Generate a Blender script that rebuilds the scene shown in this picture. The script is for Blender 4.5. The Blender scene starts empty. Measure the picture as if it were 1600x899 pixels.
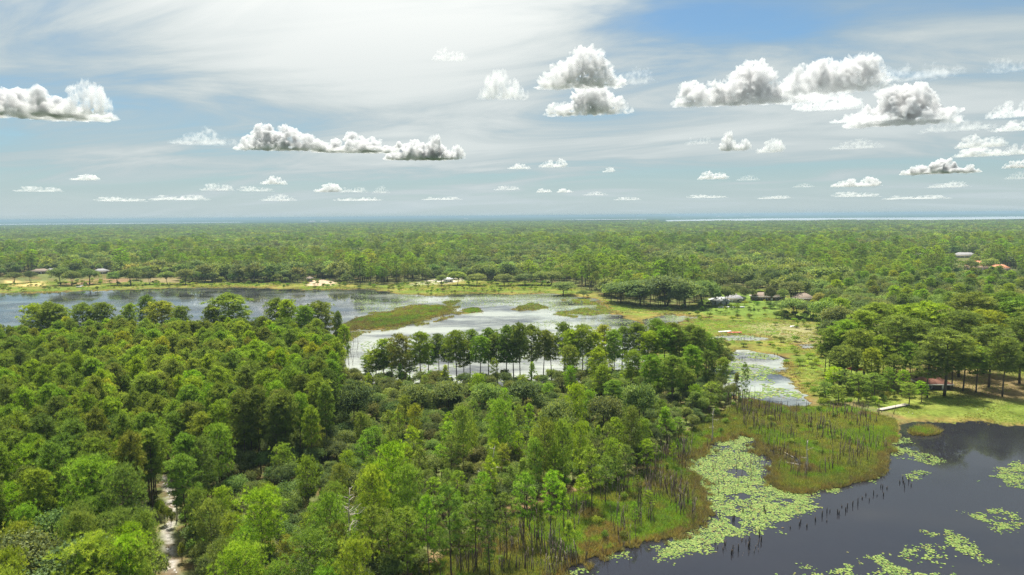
import bpy, math, random
import numpy as np
from mathutils import Vector, Matrix

R = np.random.RandomState(11)
random.seed(5)
scene = bpy.context.scene
COL = scene.collection

# ------------------------------------------------------------------ camera
CAMH = 60.0
FPX = 1142.0                      # focal length in pixels of a 1600 px wide picture
PITCH = math.atan(111.7 / FPX)
ROLL = math.radians(0.48)
cam_d = bpy.data.cameras.new("camera")
cam = bpy.data.objects.new("camera", cam_d)
COL.objects.link(cam)
cam_d.sensor_width = 36.0
cam_d.lens = 36.0 * FPX / 1600.0
cam_d.clip_start = 0.5
cam_d.clip_end = 150000.0
cam.location = (0, 0, CAMH)
rot = Matrix.Rotation(math.pi / 2 - PITCH, 3, 'X') @ Matrix.Rotation(-ROLL, 3, 'Z')
cam.rotation_euler = rot.to_euler()
scene.camera = cam
CR, CU, CF = (np.array(rot.col[0]), np.array(rot.col[1]), -np.array(rot.col[2]))

# ------------------------------------------------------------------ sun, sky, exposure
SUN_EL, SUN_AZ = math.radians(68), math.radians(-14)
SUN = Vector((math.cos(SUN_EL) * math.sin(SUN_AZ), math.cos(SUN_EL) * math.cos(SUN_AZ), math.sin(SUN_EL)))
sun_d = bpy.data.lights.new("sun", 'SUN')
sun_d.energy = 3.9
sun_d.angle = math.radians(4.0)
sun_d.color = (1.0, 0.95, 0.86)
sun = bpy.data.objects.new("sun", sun_d)
COL.objects.link(sun)
sun.rotation_euler = SUN.to_track_quat('Z', 'Y').to_euler()
sun.location = (0, 0, 300)

scene.view_settings.view_transform = 'Standard'
scene.view_settings.look = 'None'
scene.view_settings.gamma = 1.0
scene.view_settings.use_curve_mapping = False
scene.view_settings.exposure = 1.4

cy = scene.cycles
cy.max_bounces = 8
cy.diffuse_bounces = 5
cy.glossy_bounces = 2
cy.transmission_bounces = 2
cy.volume_bounces = 3
cy.transparent_max_bounces = 6
cy.caustics_reflective = False
cy.caustics_refractive = False
cy.use_adaptive_sampling = True
cy.adaptive_threshold = 0.015
cy.use_denoising = True
cy.denoiser = 'OPENIMAGEDENOISE'
cy.denoising_input_passes = 'RGB_ALBEDO_NORMAL'
cy.denoising_prefilter = 'NONE'
cy.sample_clamp_indirect = 6.0


HAZE_COL = (0.29, 0.41, 0.52, 1.0)
HAZE_DEN = 1.15e-4


class NT:
    """small helper to write node trees"""
    def __init__(self, tree):
        self.t = tree
        tree.nodes.clear()

    def n(self, typ, ins=None, **attrs):
        nd = self.t.nodes.new(typ)
        for k, v in attrs.items():
            setattr(nd, k, v)
        for k, v in (ins or {}).items():
            if isinstance(v, bpy.types.NodeSocket):
                self.t.links.new(v, nd.inputs[k])
            else:
                nd.inputs[k].default_value = v
        return nd

    def math(self, op, a, b=0.0, c=None, clamp=False):
        ins = {0: a, 1: b}
        if c is not None:
            ins[2] = c
        return self.n('ShaderNodeMath', ins, operation=op, use_clamp=clamp).outputs[0]

    def mix(self, f, a, b, mode='MIX'):
        nd = self.t.nodes.new('ShaderNodeMix')
        nd.data_type = 'RGBA'
        nd.blend_type = mode
        for sock, v in ((nd.inputs[0], f), (nd.inputs[6], a), (nd.inputs[7], b)):
            if isinstance(v, bpy.types.NodeSocket):
                self.t.links.new(v, sock)
            else:
                sock.default_value = v
        return nd.outputs[2]

    def ramp(self, f, stops, interp='LINEAR'):
        nd = self.t.nodes.new('ShaderNodeValToRGB')
        nd.color_ramp.interpolation = interp
        el = nd.color_ramp.elements
        while len(el) > 1:
            el.remove(el[-1])
        el[0].position, el[0].color = stops[0]
        for p, c in stops[1:]:
            e = el.new(p)
            e.color = c
        self.t.links.new(f, nd.inputs[0])
        return nd.outputs[0]

    def range(self, v, a, b, c=0.0, d=1.0, smooth=True):
        nd = self.t.nodes.new('ShaderNodeMapRange')
        nd.interpolation_type = 'SMOOTHSTEP' if smooth else 'LINEAR'
        self.t.links.new(v, nd.inputs[0])
        for i, x in ((1, a), (2, b), (3, c), (4, d)):
            nd.inputs[i].default_value = x
        return nd.outputs[0]


def c4(c):
    return (c[0], c[1], c[2], 1.0)


def ray_dir(px, py):
    d = CF + CR * ((px - 800.0) / FPX) - CU * ((py - 449.5) / FPX)
    return d / np.linalg.norm(d)


world = bpy.data.worlds.new("World")
scene.world = world
world.use_nodes = True
w = NT(world.node_tree)
SKYSTR = 0.062
sky = w.n('ShaderNodeTexSky', sky_type='NISHITA', sun_disc=False, sun_elevation=SUN_EL, sun_rotation=SUN_AZ,
          altitude=60.0, air_density=1.0, dust_density=0.7, ozone_density=2.0)
tc = w.n('ShaderNodeTexCoord')
dirv = tc.outputs['Generated']
sep = w.n('ShaderNodeSeparateXYZ', {0: dirv})
zc = w.math('ADD', w.math('MAXIMUM', sep.outputs[2], 0.0), 0.13)
ux = w.math('DIVIDE', sep.outputs[0], zc)
uy = w.math('DIVIDE', sep.outputs[1], zc)
# high thin cloud, a flat layer seen in perspective: long streaks with softer sheets between
pv = w.n('ShaderNodeCombineXYZ', {0: w.math('MULTIPLY_ADD', ux, 0.50, w.math('MULTIPLY', uy, 0.12)), 1: w.math('MULTIPLY_ADD', uy, 1.0, w.math('MULTIPLY', ux, 0.16)), 2: 3.7})
n1 = w.n('ShaderNodeTexNoise', {'Vector': pv.outputs[0], 'Scale': 1.5, 'Detail': 10.0, 'Roughness': 0.60, 'Distortion': 0.9})
n2 = w.n('ShaderNodeTexNoise', {'Vector': pv.outputs[0], 'Scale': 0.5, 'Detail': 4.0, 'Roughness': 0.55, 'Distortion': 0.4})
veil = w.math('ADD', w.math('MULTIPLY', n1.outputs['Fac'], 0.75), w.math('MULTIPLY', n2.outputs['Fac'], 0.55))
sunv = w.n('ShaderNodeVectorMath', {0: dirv, 1: SUN}, operation='DOT_PRODUCT').outputs['Value']


def gap(px, py, sx, sy, amt):
    """a hole (or a thick patch) of the high cloud layer: an ellipse on the layer itself"""
    d = ray_dir(px, py)
    z = max(d[2], 0.0) + 0.13
    a = w.math('DIVIDE', w.math('SUBTRACT', ux, d[0] / z), sx)
    b = w.math('DIVIDE', w.math('SUBTRACT', uy, d[1] / z), sy)
    r2 = w.math('ADD', w.math('MULTIPLY', a, a), w.math('MULTIPLY', b, b))
    return w.math('MULTIPLY', w.math('EXPONENT', w.math('MULTIPLY', r2, -1.0)), amt)


for g in ((1110, 40, 0.38, 0.22, -0.36), (40, 50, 0.6, 0.5, -0.10), (640, 120, 0.75, 1.7, 0.26), (1330, 190, 1.1, 1.1, 0.20), (1590, 70, 0.4, 0.4, -0.03), (330, 60, 0.6, 0.35, 0.06)):
    veil = w.math('ADD', veil, gap(*g))
cover = w.range(veil, 0.42, 0.80, 0.06, 0.97)
low = w.range(sep.outputs[2], 0.0, 0.14, 1.0, 0.0)
cover = w.math('MAXIMUM', cover, w.math('MULTIPLY', low, 0.85))
cl_low = (2.5, 3.1, 3.3, 1.0)
cl_hi = (5.7, 5.85, 5.65, 1.0)
cl = w.mix(w.math('MULTIPLY', w.range(veil, 0.56, 0.95), w.range(sunv, 0.30, 0.72, 0.45, 1.0)), cl_low, cl_hi)
cl = w.mix(w.range(sunv, 0.50, 1.0), cl, (12.0, 11.8, 11.2, 1.0))
cl = w.mix(w.range(sep.outputs[2], 0.0, 0.075, 0.75, 0.0), cl, (3.6, 4.2, 4.4, 1.0))
skyb = w.mix(1.0, sky.outputs[0], (0.50, 0.65, 0.70, 1.0), 'MULTIPLY')
skyc = w.mix(cover, skyb, cl)
bg = w.n('ShaderNodeBackground', {'Color': skyc, 'Strength': SKYSTR})
w.n('ShaderNodeOutputWorld', {'Surface': bg.outputs[0]})

# ------------------------------------------------------------------ geometry helpers


def gp(px, py, z=0.0):
    """where the line of sight of a picture point meets the level z"""
    d = ray_dir(px, py)
    t = (z - CAMH) / d[2]
    return np.array((d[0] * t, d[1] * t))


def poly(pts, z=0.0):
    return np.array([gp(p[0], p[1], z) for p in pts])


def project(x, y, z):
    x, y, z = np.broadcast_arrays(np.asarray(x, float), np.asarray(y, float), np.asarray(z, float) - CAMH)
    v = np.stack([x, y, z], -1)
    f = v @ CF
    return 800 + FPX * (v @ CR) / f, 449.5 - FPX * (v @ CU) / f, f


def inside(P, x, y):
    x = np.asarray(x); y = np.asarray(y)
    r = np.zeros(x.shape, bool)
    j = len(P) - 1
    for i in range(len(P)):
        xi, yi = P[i]; xj, yj = P[j]
        if yi != yj:
            r ^= ((yi > y) != (yj > y)) & (x < (xj - xi) * (y - yi) / (yj - yi) + xi)
        j = i
    return r


def sdist(P, x, y):
    """signed distance, negative inside the polygon"""
    best = np.full(x.shape, 1e18)
    for i in range(len(P)):
        a = P[i]; b = P[(i + 1) % len(P)]
        dx, dy = b - a
        L = dx * dx + dy * dy + 1e-9
        t = np.clip(((x - a[0]) * dx + (y - a[1]) * dy) / L, 0, 1)
        best = np.minimum(best, (x - a[0] - t * dx) ** 2 + (y - a[1] - t * dy) ** 2)
    d = np.sqrt(best)
    return np.where(inside(P, x, y), -d, d)


_perm = np.random.RandomState(3).rand(256, 256)


def vnoise(x, y):
    xi = np.floor(x).astype(int); yi = np.floor(y).astype(int)
    fx = x - xi; fy = y - yi
    fx = fx * fx * (3 - 2 * fx); fy = fy * fy * (3 - 2 * fy)
    g = lambda a, b: _perm[a % 256, b % 256]
    return (g(xi, yi) * (1 - fx) + g(xi + 1, yi) * fx) * (1 - fy) + (g(xi, yi + 1) * (1 - fx) + g(xi + 1, yi + 1) * fx) * fy


def fbm(x, y, s=1.0, o=4):
    x = np.asarray(x, float) / s; y = np.asarray(y, float) / s
    v = 0; a = 0.5; t = 0
    for k in range(o):
        v = v + a * vnoise(x + 17.3 * k, y + 31.7 * k); t += a
        x = x * 2.03; y = y * 2.03; a *= 0.5
    return v / t


def mesh_np(name, V, faces, mats=(), mat_idx=None, attrs=None, smooth=False):
    """faces: list of (n,k) integer arrays"""
    me = bpy.data.meshes.new(name)
    V = np.asarray(V, np.float32)
    me.vertices.add(len(V))
    me.vertices.foreach_set('co', V.ravel())
    faces = [f for f in faces if len(f)]
    if not faces:
        faces = [np.zeros((0, 3), int)]
    loops = np.concatenate([f.ravel() for f in faces]).astype(np.int32)
    tot = np.concatenate([np.full(len(f), f.shape[1], np.int32) for f in faces])
    start = (np.cumsum(tot) - tot).astype(np.int32)
    me.loops.add(len(loops))
    me.loops.foreach_set('vertex_index', loops)
    me.polygons.add(len(tot))
    me.polygons.foreach_set('loop_start', start)
    me.polygons.foreach_set('loop_total', tot)
    if mat_idx is not None:
        me.polygons.foreach_set('material_index', np.asarray(mat_idx, np.int32))
    if smooth:
        me.polygons.foreach_set('use_smooth', np.ones(len(tot), bool))
    for m in mats:
        me.materials.append(m)
    for k, v in (attrs or {}).items():
        v = np.asarray(v)
        if v.ndim == 2:
            a = me.attributes.new(k, 'FLOAT_COLOR', 'POINT')
            c = np.ones((len(V), 4), np.float32); c[:, :3] = v
            a.data.foreach_set('color', c.ravel())
        elif v.dtype.kind == 'i':
            a = me.attributes.new(k, 'INT', 'POINT')
            a.data.foreach_set('value', v.astype(np.int32))
        else:
            a = me.attributes.new(k, 'FLOAT', 'POINT')
            a.data.foreach_set('value', v.astype(np.float32))
    me.update(calc_edges=True)
    me.validate()
    return me


class MB:
    """collects shapes, builds ONE mesh"""
    def __init__(self):
        self.v = []; self.f = {}; self.n = 0; self.at = []

    def add(self, V, F, tint=0.5):
        V = np.asarray(V, float)
        for f in F:
            f = np.asarray(f)
            if f.ndim == 1:
                f = f[None]
            self.f.setdefault(f.shape[1], []).append(f + self.n)
        self.v.append(V); self.n += len(V)
        self.at.append(np.full(len(V), tint) if np.isscalar(tint) else np.asarray(tint))

    def tube(self, pts, rad, sides=6, tint=0.5, cap=True):
        pts = np.asarray(pts, float)
        n = len(pts)
        ang = np.arange(sides) * 2 * math.pi / sides
        V = []
        for i in range(n):
            d = pts[min(i + 1, n - 1)] - pts[max(i - 1, 0)]
            d = d / (np.linalg.norm(d) + 1e-9)
            a = np.cross(d, (0.31, 0.95, 0.1) if abs(d[1]) < 0.8 else (1, 0, 0.1)); a /= np.linalg.norm(a)
            b = np.cross(d, a)
            V.append(pts[i] + rad[i] * (np.cos(ang)[:, None] * a + np.sin(ang)[:, None] * b))
        V = np.concatenate(V)
        F = []
        k = np.arange(sides); k2 = (k + 1) % sides
        for i in range(n - 1):
            F.append(np.stack([i * sides + k, i * sides + k2, (i + 1) * sides + k2, (i + 1) * sides + k], 1))
        if cap:
            F.append(np.arange(sides)[None, ::-1])
            F.append(((n - 1) * sides + np.arange(sides))[None])
        self.add(V, F, tint)

    def box(self, c, s, rz=0.0, tint=0.5, taper=1.0):
        x, y, z = s[0] / 2, s[1] / 2, s[2] / 2
        V = np.array([(-x, -y, -z), (x, -y, -z), (x, y, -z), (-x, y, -z), (-x * taper, -y * taper, z), (x * taper, -y * taper, z), (x * taper, y * taper, z), (-x * taper, y * taper, z)])
        co, si = math.cos(rz), math.sin(rz)
        V = V @ np.array([(co, si, 0), (-si, co, 0), (0, 0, 1)]) + np.array(c)
        self.add(V, [np.array([(0, 3, 2, 1), (4, 5, 6, 7), (0, 1, 5, 4), (1, 2, 6, 5), (2, 3, 7, 6), (3, 0, 4, 7)])], tint)

    def mesh(self, name, mats=(), smooth=False):
        return mesh_np(name, np.concatenate(self.v), [np.concatenate(x) for x in self.f.values()], mats, None, {'tint': np.concatenate(self.at)}, smooth)


def put(name, me, parent=None, loc=(0, 0, 0), rz=0.0, scale=None):
    o = bpy.data.objects.new(name, me)
    COL.objects.link(o)
    o.location = loc
    o.rotation_euler = (0, 0, rz)
    if scale is not None:
        o.scale = scale
    if parent is not None:
        o.parent = parent
    return o


def tag(o, label=None, cat=None, group=None, kind=None):
    for k, v in (('label', label), ('category', cat), ('group', group), ('kind', kind)):
        if v:
            o[k] = v
    return o


def mat(name, color, rough=0.8, noise=0.0, scale=3.0, spec=0.3, metal=0.0):
    m = bpy.data.materials.new(name)
    m.use_nodes = True
    t = NT(m.node_tree)
    col = c4(color)
    if noise:
        co = t.n('ShaderNodeTexCoord').outputs['Object']
        nz = t.n('ShaderNodeTexNoise', {'Vector': co, 'Scale': scale, 'Detail': 5.0, 'Roughness': 0.65})
        f = t.range(nz.outputs['Fac'], 0.3, 0.7, 1 - noise, 1 + noise, False)
        col = t.mix(1.0, c4(color), t.n('ShaderNodeCombineColor', {0: f, 1: f, 2: f}).outputs[0], 'MULTIPLY')
    b = t.n('ShaderNodeBsdfPrincipled', {'Base Color': col, 'Roughness': rough, 'Specular IOR Level': spec, 'Metallic': metal})
    t.n('ShaderNodeOutputMaterial', {'Surface': b.outputs[0]})
    return m


def leaf_mat(name, dark, mid, light, trans=0.35, hue=0.03, val=0.35):
    m = bpy.data.materials.new(name)
    m.use_nodes = True
    t = NT(m.node_tree)
    a = t.n('ShaderNodeAttribute', attribute_name='tint')
    rnd = t.n('ShaderNodeObjectInfo').outputs['Random']
    dark, mid, light = [[v * k_ for v, k_ in zip(c_, (1.17, 1.15, 1.45))] for c_ in (dark, mid, light)]
    col = t.ramp(a.outputs['Fac'], [(0.0, c4(dark)), (0.5, c4(mid)), (1.0, c4(light))])
    r2 = t.math('FRACT', t.math('MULTIPLY', rnd, 37.31))
    pn = t.n('ShaderNodeTexNoise', {'Vector': t.n('ShaderNodeObjectInfo').outputs['Location'], 'Scale': 0.011, 'Detail': 4.0, 'Roughness': 0.6})
    pf = t.range(pn.outputs['Fac'], 0.32, 0.68, 0.74, 1.28, False)
    col = t.mix(1.0, col, t.n('ShaderNodeCombineColor', {0: t.math('POWER', pf, 1.25), 1: pf, 2: t.math('POWER', pf, 0.6)}).outputs[0], 'MULTIPLY')
    hs = t.n('ShaderNodeHueSaturation', {'Hue': t.range(rnd, 0, 1, 0.5 - hue, 0.5 + hue, False), 'Saturation': t.range(r2, 0, 1, 0.85, 1.1, False),
                                         'Value': t.range(r2, 0, 1, 1 - val, 1 + val, False), 'Color': col})
    r3 = t.range(t.math('FRACT', t.math('MULTIPLY', rnd, 91.7)), 0.82, 0.95)
    hc = t.mix(t.math('MULTIPLY', r3, 0.32), hs.outputs[0], t.mix(1.0, hs.outputs[0], (1.45, 0.86, 0.9, 1), 'MULTIPLY'))
    d = t.n('ShaderNodeBsdfDiffuse', {'Color': hc})
    tr = t.n('ShaderNodeBsdfTranslucent', {'Color': t.mix(1.0, hc, (1.25, 1.15, 0.5, 1), 'MULTIPLY')})
    mx = t.n('ShaderNodeMixShader', {0: trans, 1: d.outputs[0], 2: tr.outputs[0]})
    t.n('ShaderNodeOutputMaterial', {'Surface': mx.outputs[0]})
    return m


M = {}
M['pine'] = leaf_mat('pine_needles', (0.09, 0.14, 0.022), (0.165, 0.26, 0.036), (0.26, 0.37, 0.06), 0.48, 0.018, 0.3)
M['youngpine'] = leaf_mat('young_pine_needles', (0.10, 0.17, 0.02), (0.19, 0.31, 0.035), (0.30, 0.43, 0.06), 0.48, 0.018, 0.3)
M['oak'] = leaf_mat('oak_leaves', (0.078, 0.118, 0.036), (0.142, 0.202, 0.056), (0.22, 0.285, 0.088), 0.44, 0.025, 0.32)
M['shrub'] = leaf_mat('shrub_leaves', (0.08, 0.13, 0.02), (0.15, 0.23, 0.035), (0.25, 0.34, 0.06), 0.44, 0.03, 0.3)
M['bark'] = mat('bark', (0.11, 0.085, 0.065), 0.95, 0.4, 2.0, 0.1)
M['deadwood'] = mat('dead_wood', (0.13, 0.10, 0.08), 0.95, 0.4, 2.0, 0.1)
M['greywood'] = mat('grey_dead_wood', (0.26, 0.22, 0.18), 0.95, 0.4, 2.0, 0.1)
M['palewood'] = mat('pale_dead_wood', (0.42, 0.38, 0.32), 0.95, 0.3, 2.0, 0.1)
M['darkwood'] = mat('dark_wood', (0.045, 0.036, 0.03), 0.9, 0.4, 4.0, 0.1)
M['stone'] = mat('pale_stone', (0.40, 0.38, 0.35), 0.9, 0.3, 1.5, 0.2)
# ------------------------------------------------------------------ ground plan (picture points of the ground level)
LAKE = poly([(-420, 470), (-200, 464), (0, 459), (100, 457), (200, 452), (290, 450), (400, 450.5), (480, 452), (560, 453), (610, 457), (670, 462), (740, 459), (800, 461), (860, 459), (925, 467), (955, 487), (1002, 507), (1030, 520), (1020, 545),
             (1000, 575), (930, 596), (820, 603), (700, 606), (600, 604), (556, 594), (520, 572), (400, 566), (250, 563), (100, 566), (0, 568), (-200, 575), (-500, 600)])
SPIT = poly([(515, 535), (548, 517), (575, 516), (610, 512), (650, 505), (690, 494), (706, 487), (698, 480), (655, 479), (630, 484), (600, 489), (565, 497), (540, 506), (520, 512)])
ISLET = [poly([(722, 485), (745, 481), (757, 486), (740, 490), (725, 489)]), poly([(805, 482), (815, 480), (822, 484), (812, 486)])]
CHANNEL = poly([(1110, 575), (1135, 556), (1160, 548), (1190, 553), (1212, 560), (1226, 578), (1240, 594), (1256, 612), (1264, 634), (1230, 640), (1190, 634), (1150, 622), (1115, 600)])
POOLS = [poly([(1248, 541), (1258, 536), (1275, 537), (1282, 542), (1266, 546), (1252, 546)]), poly([(1090, 527), (1130, 524), (1180, 525), (1210, 530), (1180, 533), (1120, 533), (1085, 534)]),
         poly([(1005, 500), (1050, 492), (1090, 497), (1060, 506), (1015, 512)]), poly([(1180, 700), (1205, 705), (1240, 722), (1268, 735), (1255, 739), (1215, 722), (1185, 708)])]
POND = poly([(868, 905), (905, 880), (930, 865), (965, 858), (998, 849), (1035, 842), (1066, 833), (1088, 822), (1098, 790), (1088, 755), (1068, 730), (1075, 708), (1105, 692), (1136, 680), (1172, 684), (1190, 712), (1194, 738), (1204, 758),
             (1235, 768), (1270, 765), (1310, 754), (1352, 740), (1380, 716), (1394, 690), (1402, 672), (1416, 657), (1450, 659), (1484, 663), (1530, 662), (1575, 666), (1640, 670), (1900, 705), (2300, 1100), (1500, 1500), (900, 1300), (800, 1000)])
TUFT_ISLE = poly([(1420, 676), (1436, 668), (1455, 668), (1470, 675), (1455, 681), (1430, 682)])
FAR_LINE = [(-420, 462), (-200, 452), (0, 446), (60, 441), (110, 441), (160, 439), (215, 441), (250, 443), (300, 443), (400, 443), (470, 445), (486, 438), (524, 438), (540, 445), (600, 447), (655, 441), (722, 437), (780, 441), (870, 443),
            (930, 457), (955, 473), (1010, 482), (1080, 480), (1106, 470), (1112, 456), (1160, 452), (1186, 453), (1230, 462), (1268, 473), (1285, 492), (1292, 530), (1285, 556)]
OPEN = poly(FAR_LINE + [(1285, 600), (1200, 650), (1130, 600), (1020, 580), (800, 605), (560, 600), (250, 565), (0, 568), (-420, 600)])
FOREST = poly([(-500, 605), (-200, 577), (0, 570), (100, 568), (250, 565), (400, 568), (520, 574), (556, 597), (600, 607), (700, 609), (820, 606), (930, 599), (1000, 580), (1050, 560), (1110, 580), (1140, 606), (1150, 622), (1128, 652),
               (1042, 700), (1000, 752), (920, 775), (840, 800), (740, 850), (670, 900), (560, 1000), (450, 1500), (-800, 1500)])
MARSH = poly([(560, 1000), (670, 895), (740, 845), (840, 795), (920, 770), (1000, 748), (1042, 698), (1128, 650), (1165, 626), (1270, 640), (1330, 640), (1400, 660), (1402, 700), (1380, 745), (1270, 775), (1200, 765), (1100, 850), (900, 910), (700, 1100)])
GROVE = poly([(1282, 560), (1290, 520), (1330, 505), (1450, 498), (1700, 505), (1900, 620), (1640, 640), (1560, 630), (1480, 632), (1400, 628), (1340, 622), (1300, 600)])
LAWN_R = poly([(1270, 560), (1300, 530), (1900, 540), (2000, 690), (1640, 672), (1416, 658), (1340, 630), (1262, 625), (1240, 585), (1214, 562)])
LAWN_V = poly([(1080, 488), (1100, 470), (1125, 462), (1170, 458), (1220, 462), (1235, 470), (1230, 485), (1190, 495), (1120, 496)])
PATCH = []   # colour patches of the ground: polygon, colour, edge softness in metres
PATCH.append((poly([(640, 447), (660, 440), (720, 434), (728, 439), (690, 445), (655, 448)]), (0.42, 0.38, 0.30), 4))
PATCH.append((poly([(476, 447), (488, 438), (520, 437), (526, 444), (510, 448)]), (0.38, 0.29, 0.20), 3))
PATCH.append((poly([(96, 446), (110, 440), (150, 437), (200, 435), (205, 441), (140, 446)]), (0.19, 0.125, 0.07), 6))
PATCH.append((poly([(220, 442), (235, 430), (285, 430), (280, 443)]), (0.17, 0.14, 0.07), 6))
PATCH.append((poly([(0, 444), (10, 440), (70, 442), (72, 448), (20, 449)]), (0.38, 0.30, 0.12), 4))
PATCH.append((poly([(1160, 512), (1190, 506), (1262, 508), (1285, 520), (1290, 542), (1240, 536), (1180, 522)]), (0.20, 0.19, 0.09), 6))
PATCH.append((poly([(1400, 575), (1480, 572), (1560, 585), (1640, 600), (1660, 632), (1560, 628), (1500, 618), (1420, 600)]), (0.15, 0.115, 0.055), 8))
PATCH.append((poly([(640, 900), (670, 870), (700, 850), (700, 870), (670, 905)]), (0.30, 0.17, 0.10), 3))
PATCH.append((poly([(815, 800), (860, 780), (925, 768), (930, 780), (860, 800)]), (0.27, 0.16, 0.09), 3))
TRAIL_C = [(230, 728), (240, 741), (258, 756), (268, 780), (266, 815), (262, 845), (268, 870), (276, 905), (285, 960)]
TRAIL = poly([(p[0] - 7, p[1]) for p in TRAIL_C] + [(p[0] + 7, p[1]) for p in TRAIL_C[::-1]])


def water_field(x, y):
    """signed distance to the nearest shore, negative in water"""
    r = np.hypot(x, y)
    amp = np.clip(r * 0.016, 2.0, 9.0)
    wx = (fbm(x + 50, y, 9.0) - 0.5) * amp * 2 + (fbm(x, y + 90, 40.0) - 0.5) * amp * 2
    wy = (fbm(x - 70, y + 30, 9.0) - 0.5) * amp * 2 + (fbm(x + 200, y, 40.0) - 0.5) * amp * 2
    wx = wx + (fbm(x + 5, y - 40, 2.6, 3) - 0.5) * np.clip(r * 0.02, 2.5, 6)
    wy = wy + (fbm(x - 15, y + 60, 2.6, 3) - 0.5) * np.clip(r * 0.02, 2.5, 6)
    X, Y = x + wx, y + wy
    s = sdist(LAKE, X, Y)
    s = np.maximum(s, -sdist(SPIT, X, Y))
    for I in ISLET:
        s = np.maximum(s, -sdist(I, X, Y))
    p = np.maximum(sdist(POND, X, Y), -sdist(TUFT_ISLE, X, Y))
    s = np.minimum(s, p)
    s = np.minimum(s, sdist(CHANNEL, X, Y))
    for q in POOLS:
        s = np.minimum(s, sdist(q, X, Y))
    return s


def smooth(x, a, b):
    t = np.clip((x - a) / (b - a), 0, 1)
    return t * t * (3 - 2 * t)


def ground_colour(x, y, s):
    r = np.hypot(x, y)
    n = fbm(x, y, 14.0)[:, None]; n3 = fbm(x + 400, y, 3.0, 3)[:, None]
    C = np.array((0.095, 0.11, 0.038)) * (0.6 + 0.8 * n)                       # forest floor
    C = C * (1 - 0.5 * smooth(n3, 0.5, 0.7)) + np.array((0.13, 0.07, 0.04)) * 0.5 * smooth(n3, 0.5, 0.7)

    def lay(P, col, soft, wob=1.0):
        nonlocal C
        d = sdist(P, x + (fbm(x, y + 33, 6.0) - 0.5) * 8 * wob, y + (fbm(x + 77, y, 6.0) - 0.5) * 8 * wob)
        k = smooth(-d, -soft, soft)[:, None]
        C = C * (1 - k) + col * k

    grass = np.array((0.16, 0.22, 0.040)); yel = np.array((0.27, 0.26, 0.065)); och = np.array((0.27, 0.19, 0.07))
    m = smooth(fbm(x - 90, y + 11, 18.0), 0.45, 0.70)[:, None]
    marsh = grass * (1 - m) + yel * m
    k = smooth(fbm(x + 5, y - 61, 7.0), 0.52, 0.72)[:, None]
    marsh = marsh * (1 - 0.6 * k) + och * 0.6 * k
    lay(OPEN, marsh * 0.62, 5)
    lay(MARSH, marsh * 0.5, 2)
    lay(LAWN_R, (np.array((0.13, 0.17, 0.032)) * (1 - m * 0.5) + yel * m * 0.4) * (0.45 + 0.75 * n3), 3)
    lay(LAWN_V, np.array((0.105, 0.155, 0.03)) * (0.6 + 0.7 * n3), 4)
    for P, c, soft in PATCH:
        lay(P, np.array(c) * (0.75 + 0.5 * n3), soft, 1.3)
    t = smooth(fbm(x + 9, y + 9, 1.6, 3), 0.42, 0.52)[:, None]
    lay(TRAIL, np.array((0.33, 0.31, 0.28)) * t + np.array((0.13, 0.10, 0.07)) * (1 - t), 1.0, 0.25)
    # wet brown rim along the water
    e = (smooth(s, 0.1, 0.8) * (1 - smooth(s, 1.0, 3.5 + r * 0.006)))[:, None] * 0.55
    C = C * (1 - e) + np.array((0.17, 0.095, 0.04)) * e
    mud = smooth(-s, -0.2, 0.3)[:, None]
    C = C * (1 - mud) + np.array((0.03, 0.025, 0.018)) * mud
    far = smooth(r, 1500, 5000)[:, None]
    C = C * (1 - far) + np.array((0.03, 0.055, 0.02)) * (0.7 + 0.6 * n) * far
    return C


def far_relief(x, y):
    r = np.hypot(x, y)
    return smooth(r, 14500, 18500) * (fbm(x, y, 1500.0, 3) * 14 + 2) * (1 - smooth(r, 30000, 44000) * 0.5)


# the ground: one sheet of rings round the camera's foot, fine where the picture looks
az = np.concatenate([np.radians(np.linspace(-180, -46, 18))[:-1], np.radians(np.linspace(-46, 46, 350)), np.radians(np.linspace(46, 180, 18))[1:-1]])
rr = np.concatenate([np.geomspace(3, 60, 8)[:-1], np.geomspace(60, 820, 400)[:-1], np.geomspace(820, 45000, 90)])
A, RR = np.meshgrid(az, rr)
gx = (RR * np.sin(A)).ravel(); gy = (RR * np.cos(A)).ravel()
FAR_LAKES = [poly([(1046, 349), (1040, 344.5), (1120, 342.6), (1215, 341.4), (1390, 340.2), (1600, 338.4), (2000, 336), (2000, 341), (1600, 342.2), (1450, 344.5), (1360, 346), (1300, 348), (1200, 349.5)]),
             poly([(-300, 352.3), (0, 350.4), (200, 348.9), (380, 347.4), (380, 347.9), (200, 349.7), (0, 351.5), (-300, 353.3)]),
             poly([(860, 343.6), (930, 342.9), (1010, 342.6), (1010, 343.3), (930, 343.8)])]
gs = np.full(gx.shape, 60.0)
nearm = RR.ravel() < 830
gs[nearm] = water_field(gx[nearm], gy[nearm])
farm = RR.ravel() > 5000
gz = np.clip(gs * 0.10, -1.2, 0.55) + (fbm(gx, gy, 11.0, 3) - 0.5) * 0.25 * (gs > 2)
gz = gz + far_relief(gx, gy)
fl = np.full(gx.shape, 1e9)
for P in FAR_LAKES:
    fl[farm] = np.minimum(fl[farm], sdist(P, gx[farm], gy[farm]))
gz = np.where(fl < 150, -3.0, gz)
gc = ground_colour(gx, gy, gs)
na, nr = len(az), len(rr)
i, j = np.meshgrid(np.arange(nr - 1), np.arange(na), indexing='ij')
j2 = (j + 1) % na
quads = np.stack([i * na + j, i * na + j2, (i + 1) * na + j2, (i + 1) * na + j], -1).reshape(-1, 4)[:, ::-1]
cap = np.arange(na)[None, ::-1]

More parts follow.
